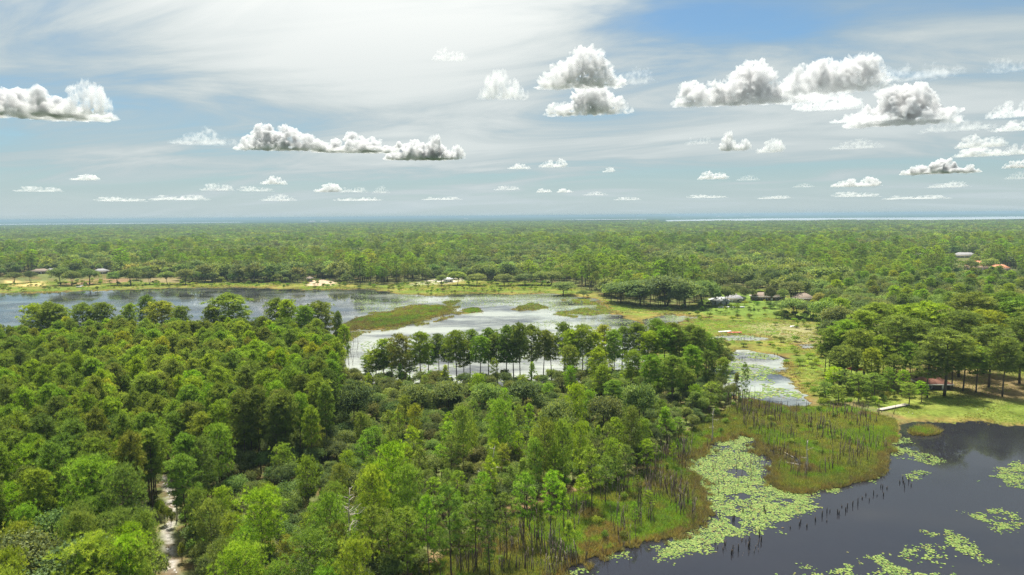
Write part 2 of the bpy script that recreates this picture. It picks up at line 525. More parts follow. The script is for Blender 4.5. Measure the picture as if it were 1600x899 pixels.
mg = bpy.data.materials.new('ground')
mg.use_nodes = True
t = NT(mg.node_tree)
a = t.n('ShaderNodeAttribute', attribute_name='Col')
co = t.n('ShaderNodeTexCoord').outputs['Object']
nz = t.n('ShaderNodeTexNoise', {'Vector': co, 'Scale': 0.9, 'Detail': 7.0, 'Roughness': 0.7})
nz2 = t.n('ShaderNodeTexNoise', {'Vector': co, 'Scale': 0.06, 'Detail': 6.0, 'Roughness': 0.7})
f = t.math('MULTIPLY', t.range(nz.outputs['Fac'], 0.3, 0.7, 0.6, 1.4, False), t.range(nz2.outputs['Fac'], 0.3, 0.7, 0.7, 1.3, False))
col = t.mix(1.0, a.outputs['Color'], t.n('ShaderNodeCombineColor', {0: f, 1: f, 2: f}).outputs[0], 'MULTIPLY')
bp = t.n('ShaderNodeBump', {'Height': nz.outputs['Fac'], 'Strength': 0.6, 'Distance': 0.3})
b = t.n('ShaderNodeBsdfDiffuse', {'Color': col, 'Normal': bp.outputs[0]})
t.n('ShaderNodeOutputMaterial', {'Surface': b.outputs[0]})
ground = put('ground', mesh_np('ground', np.stack([gx, gy, gz], 1), [quads, cap], [mg], None, {'Col': gc}, True))
tag(ground, kind='structure')

# ------------------------------------------------------------------ water
mw = bpy.data.materials.new('still_water')
mw.use_nodes = True
t = NT(mw.node_tree)
co = t.n('ShaderNodeTexCoord').outputs['Object']
nz = t.n('ShaderNodeTexNoise', {'Vector': co, 'Scale': 0.5, 'Detail': 4.0, 'Roughness': 0.6})
nl = t.n('ShaderNodeTexNoise', {'Vector': co, 'Scale': 0.03, 'Detail': 3.0, 'Roughness': 0.6})
bp = t.n('ShaderNodeBump', {'Height': nz.outputs['Fac'], 'Strength': 0.07, 'Distance': 0.04})
b = t.n('ShaderNodeBsdfPrincipled', {'Base Color': (0.016, 0.016, 0.02, 1), 'Roughness': t.range(nl.outputs['Fac'], 0.4, 0.65, 0.04, 0.16), 'IOR': 1.33, 'Normal': bp.outputs[0]})
t.n('ShaderNodeOutputMaterial', {'Surface': b.outputs[0]})


ml = mw.copy()
ml.name = 'lake_water_with_painted_sheen'
t = ml.node_tree
pb = [n_ for n_ in t.nodes if n_.type == 'BSDF_PRINCIPLED'][0]
T2 = NT.__new__(NT); T2.t = t
co = T2.n('ShaderNodeTexCoord').outputs['Object']
sp = T2.n('ShaderNodeSeparateXYZ', {0: co})
st = T2.n('ShaderNodeVectorMath', {0: co, 1: (0.6, 1.0, 1.0)}, operation='MULTIPLY').outputs[0]
nf = T2.n('ShaderNodeTexNoise', {'Vector': st, 'Scale': 0.035, 'Detail': 7.0, 'Roughness': 0.65})
zone = T2.range(sp.outputs[0], -125.0, -60.0, 0.30, 1.0)
painted_sheen = T2.math('MULTIPLY', T2.range(T2.math('ADD', nf.outputs['Fac'], T2.math('MULTIPLY', zone, 0.10)), 0.46, 0.72), zone)
t.links.new(T2.mix(T2.math('MULTIPLY', painted_sheen, 0.9), (0.016, 0.016, 0.02, 1), (0.30, 0.32, 0.27, 1)), pb.inputs['Base Color'])  # pale sky reflection painted into the water colour in noise patches


def water_sheet(name, P, grow, z=0.0):
    lo, hi = P.min(0) - grow, P.max(0) + grow
    V = [(lo[0], lo[1], z), (hi[0], lo[1], z), (hi[0], hi[1], z), (lo[0], hi[1], z)]
    return tag(put(name, mesh_np(name, V, [np.array([(0, 1, 2, 3)])], [mw if name == 'pond_water' or (name == 'pool_water' and P[:, 1].mean() < 240) else ml])), kind='structure')


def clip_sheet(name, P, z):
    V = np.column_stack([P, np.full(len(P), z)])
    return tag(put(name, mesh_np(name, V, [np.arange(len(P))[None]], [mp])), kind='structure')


water_sheet('lake_water', LAKE, 12)
water_sheet('channel_water', CHANNEL, 3, 0.012)
water_sheet('pond_water', np.clip(POND, -80, 320), 3, 0.006)
for k, q in enumerate(POOLS):
    water_sheet('pool_water', q, 3, 0.02 + 0.008 * k)
mp = mat('lake_water_painted_glitter', (0.34, 0.37, 0.39), 0.3, 0.15, 0.002, 0.5)  # sky reflection and glitter of the distant lakes painted in as pale base colour
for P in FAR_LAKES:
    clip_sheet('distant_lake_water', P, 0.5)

# ------------------------------------------------------------------ tree shapes
def unit(v):
    return v / (np.linalg.norm(v, axis=-1, keepdims=True) + 1e-9)


def rand_dirs(rs, n):
    return unit(rs.normal(size=(n, 3)))


class Leaves:
    def __init__(self):
        self.c = []; self.d = []; self.l = []; self.w = []; self.t = []; self.nrm = []

    def add(self, c, d, nrm, l, w, t):
        for a, b in ((self.c, c), (self.d, d), (self.nrm, nrm), (self.l, l), (self.w, w), (self.t, t)):
            a.append(b)

    def arrays(self, shape):
        c, d, nr, l, w, t = [np.concatenate(q) for q in (self.c, self.d, self.nrm, self.l, self.w, self.t)]
        s = unit(np.cross(d, nr)) * w[:, None] * 0.5
        n = len(c)
        if shape == 'needle':
            V = np.stack([c + s, c - s, c + d * l[:, None]], 1).reshape(-1, 3)
            F = np.arange(3 * n).reshape(n, 3); k = 3
        else:
            e = d * l[:, None]
            V = np.stack([c, c + e * 0.45 + s, c + e, c + e * 0.45 - s], 1).reshape(-1, 3)
            F = np.arange(4 * n).reshape(n, 4); k = 4
        return V, F, np.repeat(t, k)


def pine_shape(seed, H=20.0, CR_=3.6, base=0.55, nb=30, per=3, tufts=13, needles=9, tl=0.5, nw=0.09, young=False, spread=1.0):
    """a pine: bare trunk with limbs, and tufts of long needles at the twig ends"""
    rs = np.random.RandomState(seed)
    wood = MB(); L = Leaves()
    lean = rs.normal(size=2) * 0.35
    k = np.linspace(0, 1, 9)
    trunk = np.stack([lean[0] * k ** 2 + 0.15 * np.sin(k * 5 + seed), lean[1] * k ** 2 + 0.15 * np.cos(k * 4 + seed) - 0.15, k * H * 0.96], 1)
    wood.tube(trunk, 0.24 * (1 - 0.86 * k) * (H / 20), 7)
    clumps = []
    for b in range(nb):
        u = (b + rs.rand() * 0.9) / nb
        h = base + (0.97 - base) * u ** 0.9
        p0 = np.array([np.interp(h, k, trunk[:, q]) for q in range(3)])
        ang = b * 2.4 + rs.rand() * 0.9
        if young:
            prof = max(0.12, 1.05 - u) * (0.8 + 0.4 * rs.rand())
        else:
            prof = math.sqrt(max(0.02, 1 - (1.75 * u - 0.72) ** 2)) * (0.72 + 0.36 * rs.rand())
        ln = CR_ * prof
        rise = (0.05 + 0.5 * u + rs.rand() * 0.2) * ln
        dr = np.array([math.cos(ang), math.sin(ang), 0])
        q = np.linspace(0, 1, 4)[:, None]
        br = p0 + dr * ln * q + np.array([0, 0, 1]) * rise * q ** 1.6
        wood.tube(br, 0.055 * (H / 20) * (1.3 - np.linspace(0, 1, 4)), 4, cap=False)
        for s in range(per):
            f = 1.0 - 0.28 * s + rs.uniform(-0.06, 0.06)
            pp = p0 + dr * ln * f + np.array([0, 0, rise * f ** 1.6])
            off = np.array([-dr[1], dr[0], 0]) * rs.uniform(-1, 1) * (0.25 + 0.22 * s) * ln * 0.9 + np.array([0, 0, rs.uniform(-0.1, 0.35)])
            tip = pp + off
            wood.tube(np.stack([p0 + dr * ln * max(f - 0.3, 0.1) + np.array([0, 0, rise * max(f - 0.3, 0.1) ** 1.6]), tip]), [0.03, 0.012], 3, cap=False)
            clumps.append(tip)
    clumps.append(trunk[-1] + (0, 0, 0.3)); clumps.append(trunk[-1] + (0.3, 0.2, 0.0))
    for tip in clumps:
        r = CR_ * rs.uniform(0.16, 0.26) * spread
        nd = rand_dirs(rs, tufts); nd[:, 2] = np.abs(nd[:, 2]) * 1.0 - 0.25; nd = unit(nd)
        ct = tip + nd * r * np.array([1, 1, 0.62]) * rs.uniform(0.55, 1.0, (tufts, 1))
        tone = np.clip(0.5 + rs.normal() * 0.2, 0, 1)
        C = np.repeat(ct, needles, 0)
        D = unit(rand_dirs(rs, tufts * needles) * 0.85 + np.repeat(nd, needles, 0) * 0.6 + np.array([0, 0, 0.45]))
        n = len(C)
        L.add(C, D, rand_dirs(rs, n), tl * rs.uniform(0.7, 1.2, n), nw * rs.uniform(0.7, 1.3, n), np.clip(tone + np.repeat(rs.normal(size=tufts) * 0.16, needles) + rs.normal(size=n) * 0.08, 0, 1))
    return wood, L.arrays('needle')


def broad_shape(seed, H=7.0, CR_=3.4, lobes=12, sub=26, leaves=13, ls=0.34, low=0.3, stems=3):
    """a broadleaf crown of several domes over branching stems"""
    rs = np.random.RandomState(seed)
    wood = MB(); L = Leaves()
    zc = H * (low + (1 - low) * 0.48); vz = H * (1 - low) * 0.5
    cent = []
    for i in range(lobes):
        a = i * 2.39996 + rs.rand() * 0.5
        q = math.sqrt((i + 0.5) / lobes)
        rad = CR_ * 0.70 * q
        z = zc + vz * (0.62 * math.sqrt(max(0, 1 - q * q * 0.95)) - 0.22) + rs.normal() * 0.13 * vz
        cent.append(np.array([rad * math.cos(a), rad * math.sin(a), z]))
    for s in range(stems):
        tgt = cent[rs.randint(lobes // 2)]
        k = np.linspace(0, 1, 5)[:, None]
        st = np.array([rs.normal() * 0.12, rs.normal() * 0.12, 0]) * (1 - k) + (tgt * [0.5, 0.5, 0.9]) * k ** 1.3 + np.array([rs.normal() * 0.2, rs.normal() * 0.2, 0]) * np.sin(k * 3.1)
        st[0, 2] = 0
        wood.tube(st, (H / 7) * 0.14 / math.sqrt(stems) * (1.3 - np.linspace(0, 1, 5)) + 0.015, 6)
        top = st[-1]
        for c in cent:
            if rs.rand() < 0.8 / stems + 0.1:
                wood.tube(np.stack([st[3], (st[3] + c) / 2 + (0, 0, 0.2), c]), [0.05 * H / 7, 0.035 * H / 7, 0.015], 4, cap=False)
    for c in cent:
        r = CR_ * rs.uniform(0.30, 0.46)
        ltone = rs.normal() * 0.14
        nd = rand_dirs(rs, sub); nd[:, 2] = np.where(nd[:, 2] < -0.35, -nd[:, 2], nd[:, 2])
        sc = c + nd * r * np.array([1, 1, 0.8]) * rs.uniform(0.7, 1.08, (sub, 1))
        tone = np.clip(0.5 + ltone + rs.normal(size=sub) * 0.2, 0, 1)
        C = np.repeat(sc, leaves, 0) + rs.normal(size=(sub * leaves, 3)) * r * np.array([0.22, 0.22, 0.15])
        n = len(C)
        out = np.repeat(nd, leaves, 0)
        D = unit(rand_dirs(rs, n) + out * 0.5 - np.array([0, 0, 0.15]))
        N = unit(rand_dirs(rs, n) * 0.9 + out * 0.6 + np.array([0, 0, 0.5]))
        L.add(C, D, N, ls * rs.uniform(0.7, 1.35, n), ls * 0.62 * rs.uniform(0.7, 1.3, n), np.clip(np.repeat(tone, leaves) + rs.normal(size=n) * 0.1, 0, 1))
    return wood, L.arrays('leaf')


VAR = {}


def variant(kind, key, shape, leafmat, barkmat):
    wood, (V, F, T) = shape
    tr = wood.mesh('trunk', [barkmat], True)
    cr = mesh_np('crown', V, [F], [leafmat], None, {'tint': T})
    VAR.setdefault(kind, []).append((tr, cr))
    return wood, V, F, T


def joined(name, shape, leafmat, barkmat):
    wood, (V, F, T) = shape
    WV = np.concatenate(wood.v); n = len(WV)
    fs = [np.concatenate(x) for x in wood.f.values()]
    idx = np.concatenate([np.full(len(x), 1) for x in fs] + [np.zeros(len(F))])
    return mesh_np(name, np.concatenate([WV, V]), fs + [F + n], [leafmat, barkmat], idx, {'tint': np.concatenate([np.concatenate(wood.at), T])})


for s in range(7):
    variant('pine', s, pine_shape(100 + s, nb=40 + s % 3 * 3, CR_=3.6, base=0.38 + 0.04 * (s % 4), per=3, tufts=10, needles=12, tl=0.7, nw=0.10, spread=1.15), M['pine'], M['bark'])
for s in range(6):
    variant('pine_near', s, pine_shape(150 + s, H=14, CR_=4.1, base=0.36, nb=34, per=3, tufts=9, needles=15, tl=0.62, nw=0.07, spread=1.35), M['youngpine'], M['bark'])
for s in range(5):
    variant('slim_pine', s, pine_shape(200 + s, H=13, CR_=2.1, base=0.30 + 0.05 * (s % 3), nb=26, per=2, tufts=7, needles=13, tl=0.55, nw=0.08, young=(s == 4), spread=1.3), M['youngpine'], M['bark'])
for s in range(7):
    variant('oak', s, broad_shape(300 + s, H=7, CR_=3.4, lobes=13, sub=30, leaves=15, ls=0.30), M['oak'], M['bark'])
for s in range(5):
    variant('big_oak', s, broad_shape(350 + s, H=13, CR_=6.0, lobes=18, sub=34, leaves=12, ls=0.60, low=0.22, stems=2), M['oak'], M['bark'])
for s in range(5):
    variant('shrub', s, broad_shape(400 + s, H=2.4, CR_=1.7, lobes=8, sub=18, leaves=11, ls=0.22, low=0.02, stems=4), M['shrub'], M['bark'])
BASE = {'pine': (20.0, 3.9), 'pine_near': (14.0, 4.5), 'slim_pine': (13.0, 2.3), 'oak': (7.0, 3.6), 'big_oak': (13.0, 6.3), 'shrub': (2.4, 1.8)}

# coarser trees for the far woods
PROTO = bpy.data.collections.new('woodland_sources')
FARV = {'pine': [], 'oak': [], 'clump': []}
_pi = 0


def far_proto(kind, me):
    global _pi
    o = bpy.data.objects.new('woodland_tree_%02d' % _pi, me)
    PROTO.objects.link(o)
    FARV[kind].append(_pi)
    _pi += 1


for s in range(6):
    far_proto('pine', joined('far_pine', pine_shape(500 + s, H=17, CR_=3.4, base=0.45, nb=20, per=2, tufts=6, needles=5, tl=0.85, nw=0.30), M['pine'], M['bark']))
for s in range(8):
    far_proto('oak', joined('far_oak', broad_shape(550 + s, H=12, CR_=5.2, lobes=12, sub=12, leaves=6, ls=1.05, low=0.15, stems=1), M['oak'], M['bark']))


def clump_shape(seed):
    """a block of far woodland about 34 m across: many joined crowns"""
    rs = np.random.RandomState(seed)
    L = Leaves(); wood = MB()
    wood.tube([(0, 0, 0), (0, 0, 6)], [0.3, 0.2], 4)
    for i in range(18):
        a = rs.rand() * 6.283; q = math.sqrt(rs.rand()) * 17
        c = np.array([q * math.cos(a), q * math.sin(a), rs.uniform(6, 11.5)])
        r = rs.uniform(2.2, 4.6)
        n = 50
        nd = rand_dirs(rs, n); nd[:, 2] = np.abs(nd[:, 2]) * 1.2 - 0.35; nd = unit(nd)
        C = c + nd * r * np.array([1, 1, 0.9])
        tone = np.clip(0.5 + rs.normal() * 0.22 + rs.normal(size=n) * 0.12, 0, 1)
        L.add(C - nd * 0.5, unit(rand_dirs(rs, n) + nd * 0.3), unit(rand_dirs(rs, n) + nd), rs.uniform(1.2, 2.4, n), rs.uniform(0.9, 1.8, n), tone)
    return wood, L.arrays('leaf')


for s in range(6):
    far_proto('clump', joined('far_clump', clump_shape(600 + s), M['oak'] if s % 3 else M['pine'], M['bark']))

# ------------------------------------------------------------------ where the trees stand
T = []    # kind, x, y, z, height, radius, zone


def ground_z(x, y):
    s = water_field(np.atleast_1d(np.asarray(x, float)), np.atleast_1d(np.asarray(y, float)))
    return np.clip(s * 0.10, -0.3, 0.55)


def dist_of(py, z, px=800):
    return np.hypot(*gp(px, py, z))


def by_top(kind, px, top, base, r_px=None, zone='', r=None):
    """a tree whose foot and top are read off the picture"""
    x, y = gp(px, base, 0.4)
    d = math.hypot(x, y)
    D = ray_dir(px, top)
    h = CAMH + D[2] / math.hypot(D[0], D[1]) * d
    if r is None:
        r = r_px * d / FPX if r_px else BASE[kind][1] * h / BASE[kind][0]
    T.append([kind, x, y, 0.3, h * (1.04 if kind == 'pine' else 1.0), r, zone])


# skyline of the near woods: no crown rises above it
SK = np.array([(-300, 510), (-50, 500), (0, 497), (30, 492), (45, 486), (110, 486), (165, 484), (200, 494), (300, 492), (325, 500), (345, 490), (400, 492), (425, 482), (500, 484), (512, 505), (530, 540), (548, 560), (575, 556), (600, 534), (660, 524), (730, 517),
               (800, 512), (850, 516), (881, 508), (945, 511), (1020, 505), (1080, 510), (1110, 522), (1138, 545), (1150, 600), (1165, 640), (1300, 660), (1700, 660)], float)

row = [(577, 556), (588, 548), (600, 532), (612, 541), (625, 527), (640, 548), (657, 521), (671, 537), (685, 523), (700, 529), (714, 519), (725, 531), (735, 516), (750, 527), (763, 514), (778, 522), (792, 512), (802, 520), (812, 509), (831, 510), (849, 517), (862, 525), (881, 507), (896, 520), (909, 512), (928, 522), (945, 510), (960, 520), (973, 514), (998, 510), (1010, 522),
       (1023, 504), (1036, 514), (1048, 509), (1062, 520), (1076, 512), (1090, 517), (1103, 524), (1116, 532), (1128, 544)]
for k, (px, top) in enumerate(row):
    by_top('pine', px, top, 599 - 0.00013 * (px - 780) ** 2 + R.uniform(-5, 6) + (8 if px < 640 else 0), 17.0 + R.uniform(-3, 3.5), 'row')
for px, top, base, rp in ((892, 545, 622, 20), (935, 548, 625, 22), (985, 552, 628, 24), (1015, 560, 640, 26), (1050, 562, 642, 30), (1082, 545, 622, 22), (1108, 552, 618, 20), (960, 600, 660, 24), (1128, 560, 612, 16), (940, 575, 640, 22), (1072, 580, 630, 22)):
    by_top('pine', px, top, base, rp * 0.74, 'lakeblock')
for px, top, base, rp in ((231, 463, 545, 14), (362, 461, 556, 34), (62, 478, 566, 20), (80, 476, 568, 20), (95, 480, 566, 18), (132, 479, 570, 18), (165, 476, 566, 20), (205, 476, 556, 12), (255, 472, 556, 24), (288, 482, 562, 15), (335, 478, 560, 13), (433, 468, 560, 18), (455, 470, 566, 18), (480, 482, 572, 18), (500, 474, 566, 26), (528, 488, 568, 9), (540, 510, 585, 10)):
    by_top('pine', px, top, base, rp, 'skyline')
for px, top, base, rp in ((1318, 505, 592, 26), (1297, 516, 590, 20), (1350, 491, 590, 26), (1338, 520, 602, 22), (1371, 480, 585, 28), (1396, 498, 600, 28), (1414, 482, 582, 30), (1378, 530, 604, 20), (1430, 505, 596, 28), (1453, 477, 580, 30), (1478, 521, 620, 36), (1449, 545, 622, 22), (1497, 492, 590, 30), (1510, 463, 566, 36), (1535, 491, 585, 30), (1545, 512, 606, 26), (1560, 461, 560, 36), (1567, 532, 621, 20), (1588, 470, 570, 34), (1592, 500, 600, 26), (1505, 530, 612, 20), (1525, 545, 614, 18),
                          (1600, 540, 606, 18), (1625, 480, 580, 36), (1650, 520, 610, 30), (1310, 545, 606, 18), (1330, 548, 612, 16), (1362, 548, 612, 15), (1395, 558, 612, 14), (1488, 545, 606, 16), (1288, 540, 585, 14), (1680, 500, 600, 34), (1420, 540, 610, 14)):
    by_top('pine', px, top, base, rp, 'grove')
for px, top, base, rp in ((1300, 575, 612, 14), (1322, 580, 616, 12), (1365, 585, 624, 14), (1385, 576, 622, 9), (1410, 580, 620, 9), (1420, 600, 634, 13), (1440, 598, 630, 9), (1340, 585, 628, 14), (1290, 600, 628, 14), (1310, 605, 632, 12)):
    by_top('slim_pine', px, top, base, rp, 'grove')
near = [(415, 772, 905, 52), (520, 780, 930, 46), (495, 838, 985, 60), (380, 855, 1010, 52), (560, 850, 1000, 48), (615, 700, 850, 40), (585, 735, 880, 36), (640, 735, 880, 34), (335, 606, 720, 34), (318, 690, 812, 36), (345, 668, 790, 30), (150, 720, 880, 56), (200, 735, 890, 42), (110, 690, 830, 50), (60, 700, 850, 46), (190, 800, 940, 44), (150, 845, 1000, 60), (215, 850, 985, 40), (235, 805, 930, 26),
        (30, 760, 900, 40), (240, 660, 780, 34), (210, 690, 805, 34), (620, 590, 720, 0), (740, 640, 745, 0), (780, 628, 742, 32), (725, 640, 760, 26), (850, 660, 782, 30), (880, 662, 785, 24), (905, 665, 780, 20), (835, 690, 790, 22), (985, 640, 735, 24), (900, 605, 700, 26), (960, 690, 760, 24), (1005, 660, 735, 18), (460, 575, 690, 28), (425, 588, 690, 22), (490, 560, 660, 24)]
for px, top, base, rp in near:
    if rp:
        by_top('pine_near' if top > 560 else 'pine', px, top, base, rp * 0.78, 'near')
for px, top, base, rp in ((705, 760, 905, 24), (640, 800, 930, 28), (672, 780, 915, 18), (745, 765, 890, 22), (790, 775, 880, 18), (820, 745, 855, 20), (765, 790, 905, 16), (860, 740, 845, 18), (925, 700, 800, 17), (945, 715, 790, 15), (975, 700, 772, 14), (1010, 690, 745, 13), (1040, 640, 700, 16), (1060, 655, 690, 12), (880, 760, 830, 12), (912, 745, 812, 12), (845, 790, 860, 10), (610, 810, 925, 22), (690, 830, 930, 14), (720, 810, 900, 14), (1150, 585, 640, 8), (1163, 570, 640, 7), (1110, 600, 650, 16), (1085, 615, 655, 18)):
    by_top('slim_pine', px, top, base, rp, 'marshedge')

# lower bushes and oaks read off the picture
for px, top, base, rp in ((130, 850, 985, 70), (40, 840, 980, 60), (300, 820, 935, 40), (330, 840, 940, 46), (295, 880, 1000, 40), (90, 800, 920, 40), (560, 600, 690, 34), (700, 596, 655, 34), (650, 602, 660, 30), (760, 600, 655, 28), (820, 598, 655, 30), (1000, 600, 690, 30), (945, 620, 700, 32), (870, 630, 720, 34)):
    by_top('oak', px, top, base, rp, 'scrub')
for px, top, base, rp in ((1040, 432, 480, 44), (1000, 438, 478, 36), (1072, 440, 482, 34), (970, 440, 474, 28), (1098, 438, 478, 28), (1060, 452, 484, 16), (1135, 447, 478, 14), (1204, 448, 482, 9), (1150, 445, 466, 14), (1235, 440, 470, 18), (1240, 468, 497, 24), (1220, 470, 492, 14), (1268, 472, 500, 20), (880, 440, 461, 20), (911, 453, 465, 11), (862, 424, 446, 18), (715, 424, 446, 15), (745, 428, 447, 15), (733, 432, 446, 10), (788, 428, 447, 16), (1180, 438, 456, 16), (1292, 470, 520, 26),
                          (95, 418, 446, 15), (112, 424, 447, 12), (183, 424, 446, 13), (205, 420, 446, 15), (234, 424, 445, 10), (262, 424, 445, 13), (22, 426, 443, 10), (48, 424, 442, 9), (140, 420, 445, 14), (290, 420, 445, 14), (690, 430, 447, 9), (1118, 452, 480, 9), (1164, 450, 472, 10), (1222, 452, 474, 9), (1176, 452, 470, 7), (1545, 404, 428, 12), (1518, 406, 428, 10),
                          (820, 428, 446, 18), (846, 425, 446, 16), (1310, 478, 530, 26), (1300, 500, 545, 18)):
    by_top('big_oak', px, top, base, rp, 'shoreoak')
for px, top, base, rp in ((258, 790, 822, 9), (268, 798, 826, 8), (250, 786, 815, 8), (285, 850, 880, 7)):
    by_top('shrub', px, top, base, rp, 'scrub')
N_HAND = len(T)


def scatter(spacing, x0, x1, y0, y1, rs):
    nx, ny = int((x1 - x0) / spacing) + 1, int((y1 - y0) / (spacing * 0.866)) + 1
    ii, jj = np.meshgrid(np.arange(nx), np.arange(ny))
    x = x0 + (ii + 0.5 * (jj % 2)) * spacing + rs.uniform(-0.38, 0.38, ii.shape) * spacing
    y = y0 + jj * spacing * 0.866 + rs.uniform(-0.38, 0.38, ii.shape) * spacing
    return x.ravel(), y.ravel()


rs = np.random.RandomState(21)
TRAILD = lambda x, y: sdist(TRAIL, x, y)


def fill(kind, spacing, cond, hr, rr_, zone, sky_pad=(0, 14), prob=1.0, area=FOREST):
    x, y = scatter(spacing, area[:, 0].min(), area[:, 0].max(), max(45, area[:, 1].min()), area[:, 1].max(), rs)
    ok = inside(area, x, y)
    x, y = x[ok], y[ok]
    u, v, f = project(x, y, 0.4)
    d = np.hypot(x, y)
    ok = (u > -260) & (u < 1860) & (f > 20) & cond(u, d, x, y) & (rs.rand(len(x)) < prob)
    x, y, u, d = x[ok], y[ok], u[ok], d[ok]
    if len(x) == 0:
        return
    s = water_field(x, y); td = TRAILD(x, y)
    ok = s > 1.2
    for q in np.where(ok)[0]:
        h = rs.uniform(*hr); r = rs.uniform(*rr_) * (h / hr[1]) ** 0.5
        sk = np.interp(u[q], SK[:, 0], SK[:, 1]) + rs.uniform(*sky_pad)
        D = ray_dir(u[q], sk)
        hmax = CAMH + D[2] / math.hypot(D[0], D[1]) * d[q]
        if area is FOREST and h > hmax:
            if hmax < hr[0] * 0.6:
                continue
            h = hmax
        if td[q] < r * 0.55 + 0.3:
            continue
        T.append([kind, x[q], y[q], 0.3, h, r, zone])


WEST = lambda u, d: ((u < 530 - 0.55 * np.maximum(0, 210 - d)) & (d > 172)) | ((u < 300) & (d > 92) & (d <= 172))
fill('pine', 5.7, lambda u, d, x, y: WEST(u, d) & (d > 140) & (d < 346), (15.5, 21.5), (2.3, 3.7), 'westpines', (0, 16))
fill('pine_near', 6.2, lambda u, d, x, y: WEST(u, d) & (d <= 140) & (u < 235), (10, 15), (2.2, 3.3), 'westpines')
fill('slim_pine', 8.0, lambda u, d, x, y: WEST(u, d) & (d > 200), (8, 13), (2.0, 2.8), 'westyoung')
fill('oak', 4.8, lambda u, d, x, y: ~WEST(u, d) & (d > 85) & (d < 262) & (u > 270), (3.8, 7.4), (2.0, 3.4), 'scrub')
fill('oak', 5.6, lambda u, d, x, y: WEST(u, d), (4.0, 8.5), (2.6, 3.9), 'westscrub')
fill('slim_pine', 6.5, lambda u, d, x, y: (u > 560) & (u < 1060) & (d < 185) & (d > 112), (8, 13), (1.5, 2.4), 'slim', prob=0.75)
fill('pine_near', 8.0, lambda u, d, x, y: (u > 300) & (u < 640) & (d < 150) & (d > 72), (8, 13), (2.0, 3.1), 'near', prob=0.8)
fill('pine_near', 15.0, lambda u, d, x, y: (u > 360) & (u < 1100) & (d > 150) & (d < 232), (8, 12), (1.9, 3.0), 'scatterpine', prob=0.6)
fill('shrub', 3.6, lambda u, d, x, y: (d > 100) & (d < 262) & (u > 500), (1.4, 2.8), (1.0, 1.9), 'brush', prob=0.7)
fill('shrub', 5.0, lambda u, d, x, y: (d > 90) & (d < 200) & (u < 520), (1.4, 3.0), (1.2, 2.0), 'brush', prob=0.6)
fill('slim_pine', 7.5, lambda u, d, x, y: (d > 236) & (d < 262) & (u > 560) & (u < 1130), (6, 11), (1.4, 2.2), 'rowyoung', prob=0.5)
fill('slim_pine', 6.0, lambda u, d, x, y: (u > 640) & (u < 1100), (3.0, 6.5), (0.7, 1.3), 'marshyoung', prob=0.40, area=MARSH)
fill('shrub', 4.0, lambda u, d, x, y: (u > 640) & (u < 1330) & ((d > 190) | (u < 1000)), (0.9, 2.0), (0.7, 1.4), 'marshbrush', prob=0.34, area=MARSH)
fill('shrub', 4.2, lambda u, d, x, y: (u < 1430) & (d < 250), (1.2, 3.2), (1.0, 1.8), 'grovebrush', prob=0.42, area=GROVE)
fill('shrub', 3.4, lambda u, d, x, y: (u < 1345) & (d < 262), (2.0, 4.5), (1.2, 2.2), 'grovebrush', prob=0.75, area=GROVE)
fill('shrub', 3.2, lambda u, d, x, y: (u < 1400), (1.2, 3.4), (0.9, 1.8), 'grovebrush', prob=0.6, area=poly([(1268, 612), (1300, 598), (1350, 606), (1400, 618), (1420, 632), (1390, 640), (1330, 640), (1280, 642)]))
fill('shrub', 8.0, lambda u, d, x, y: (u > 1040) & (d > 260) & (fbm(x, y, 30.0) > 0.47), (1.2, 3.2), (1.2, 2.8), 'openbrush', prob=0.6, area=OPEN)
fill('shrub', 7.0, lambda u, d, x, y: (u < 1000) & (d > 520), (1.2, 3.4), (1.5, 3.0), 'shorebrush', prob=0.30, area=OPEN)
fill('shrub', 4.5, lambda u, d, x, y: d > 300, (2.0, 5.0), (1.5, 3.0), 'hedge', prob=0.75, area=poly([(1210, 500), (1225, 486), (1270, 478), (1292, 490), (1285, 506), (1245, 502)]))

# woods behind the grove and all round the open water
BACK = poly([(1288, 560), (1293, 530), (1286, 492), (1270, 474), (1310, 452), (1500, 440), (2000, 440), (2000, 560), (1700, 512), (1450, 500), (1330, 508)])
fill('big_oak', 10.5, lambda u, d, x, y: d > 285, (9, 13), (4.8, 7.0), 'backoak', area=BACK)
fill('pine', 17.0, lambda u, d, x, y: d > 285, (12, 17), (3.4, 4.4), 'backpine', area=BACK, prob=0.6)

# ------------------------------------------------------------------ which of them show (front to back over a coarse raster)
def over_trail(q):
    d_ = math.hypot(q[1], q[2])
    if d_ > 122:
        return False
    u_, v_, f_ = project(q[1], q[2], q[4])
    w_ = q[5] * FPX / f_ * 0.85
    return u_ - w_ < 286 and u_ + w_ > 258 and v_ < 893


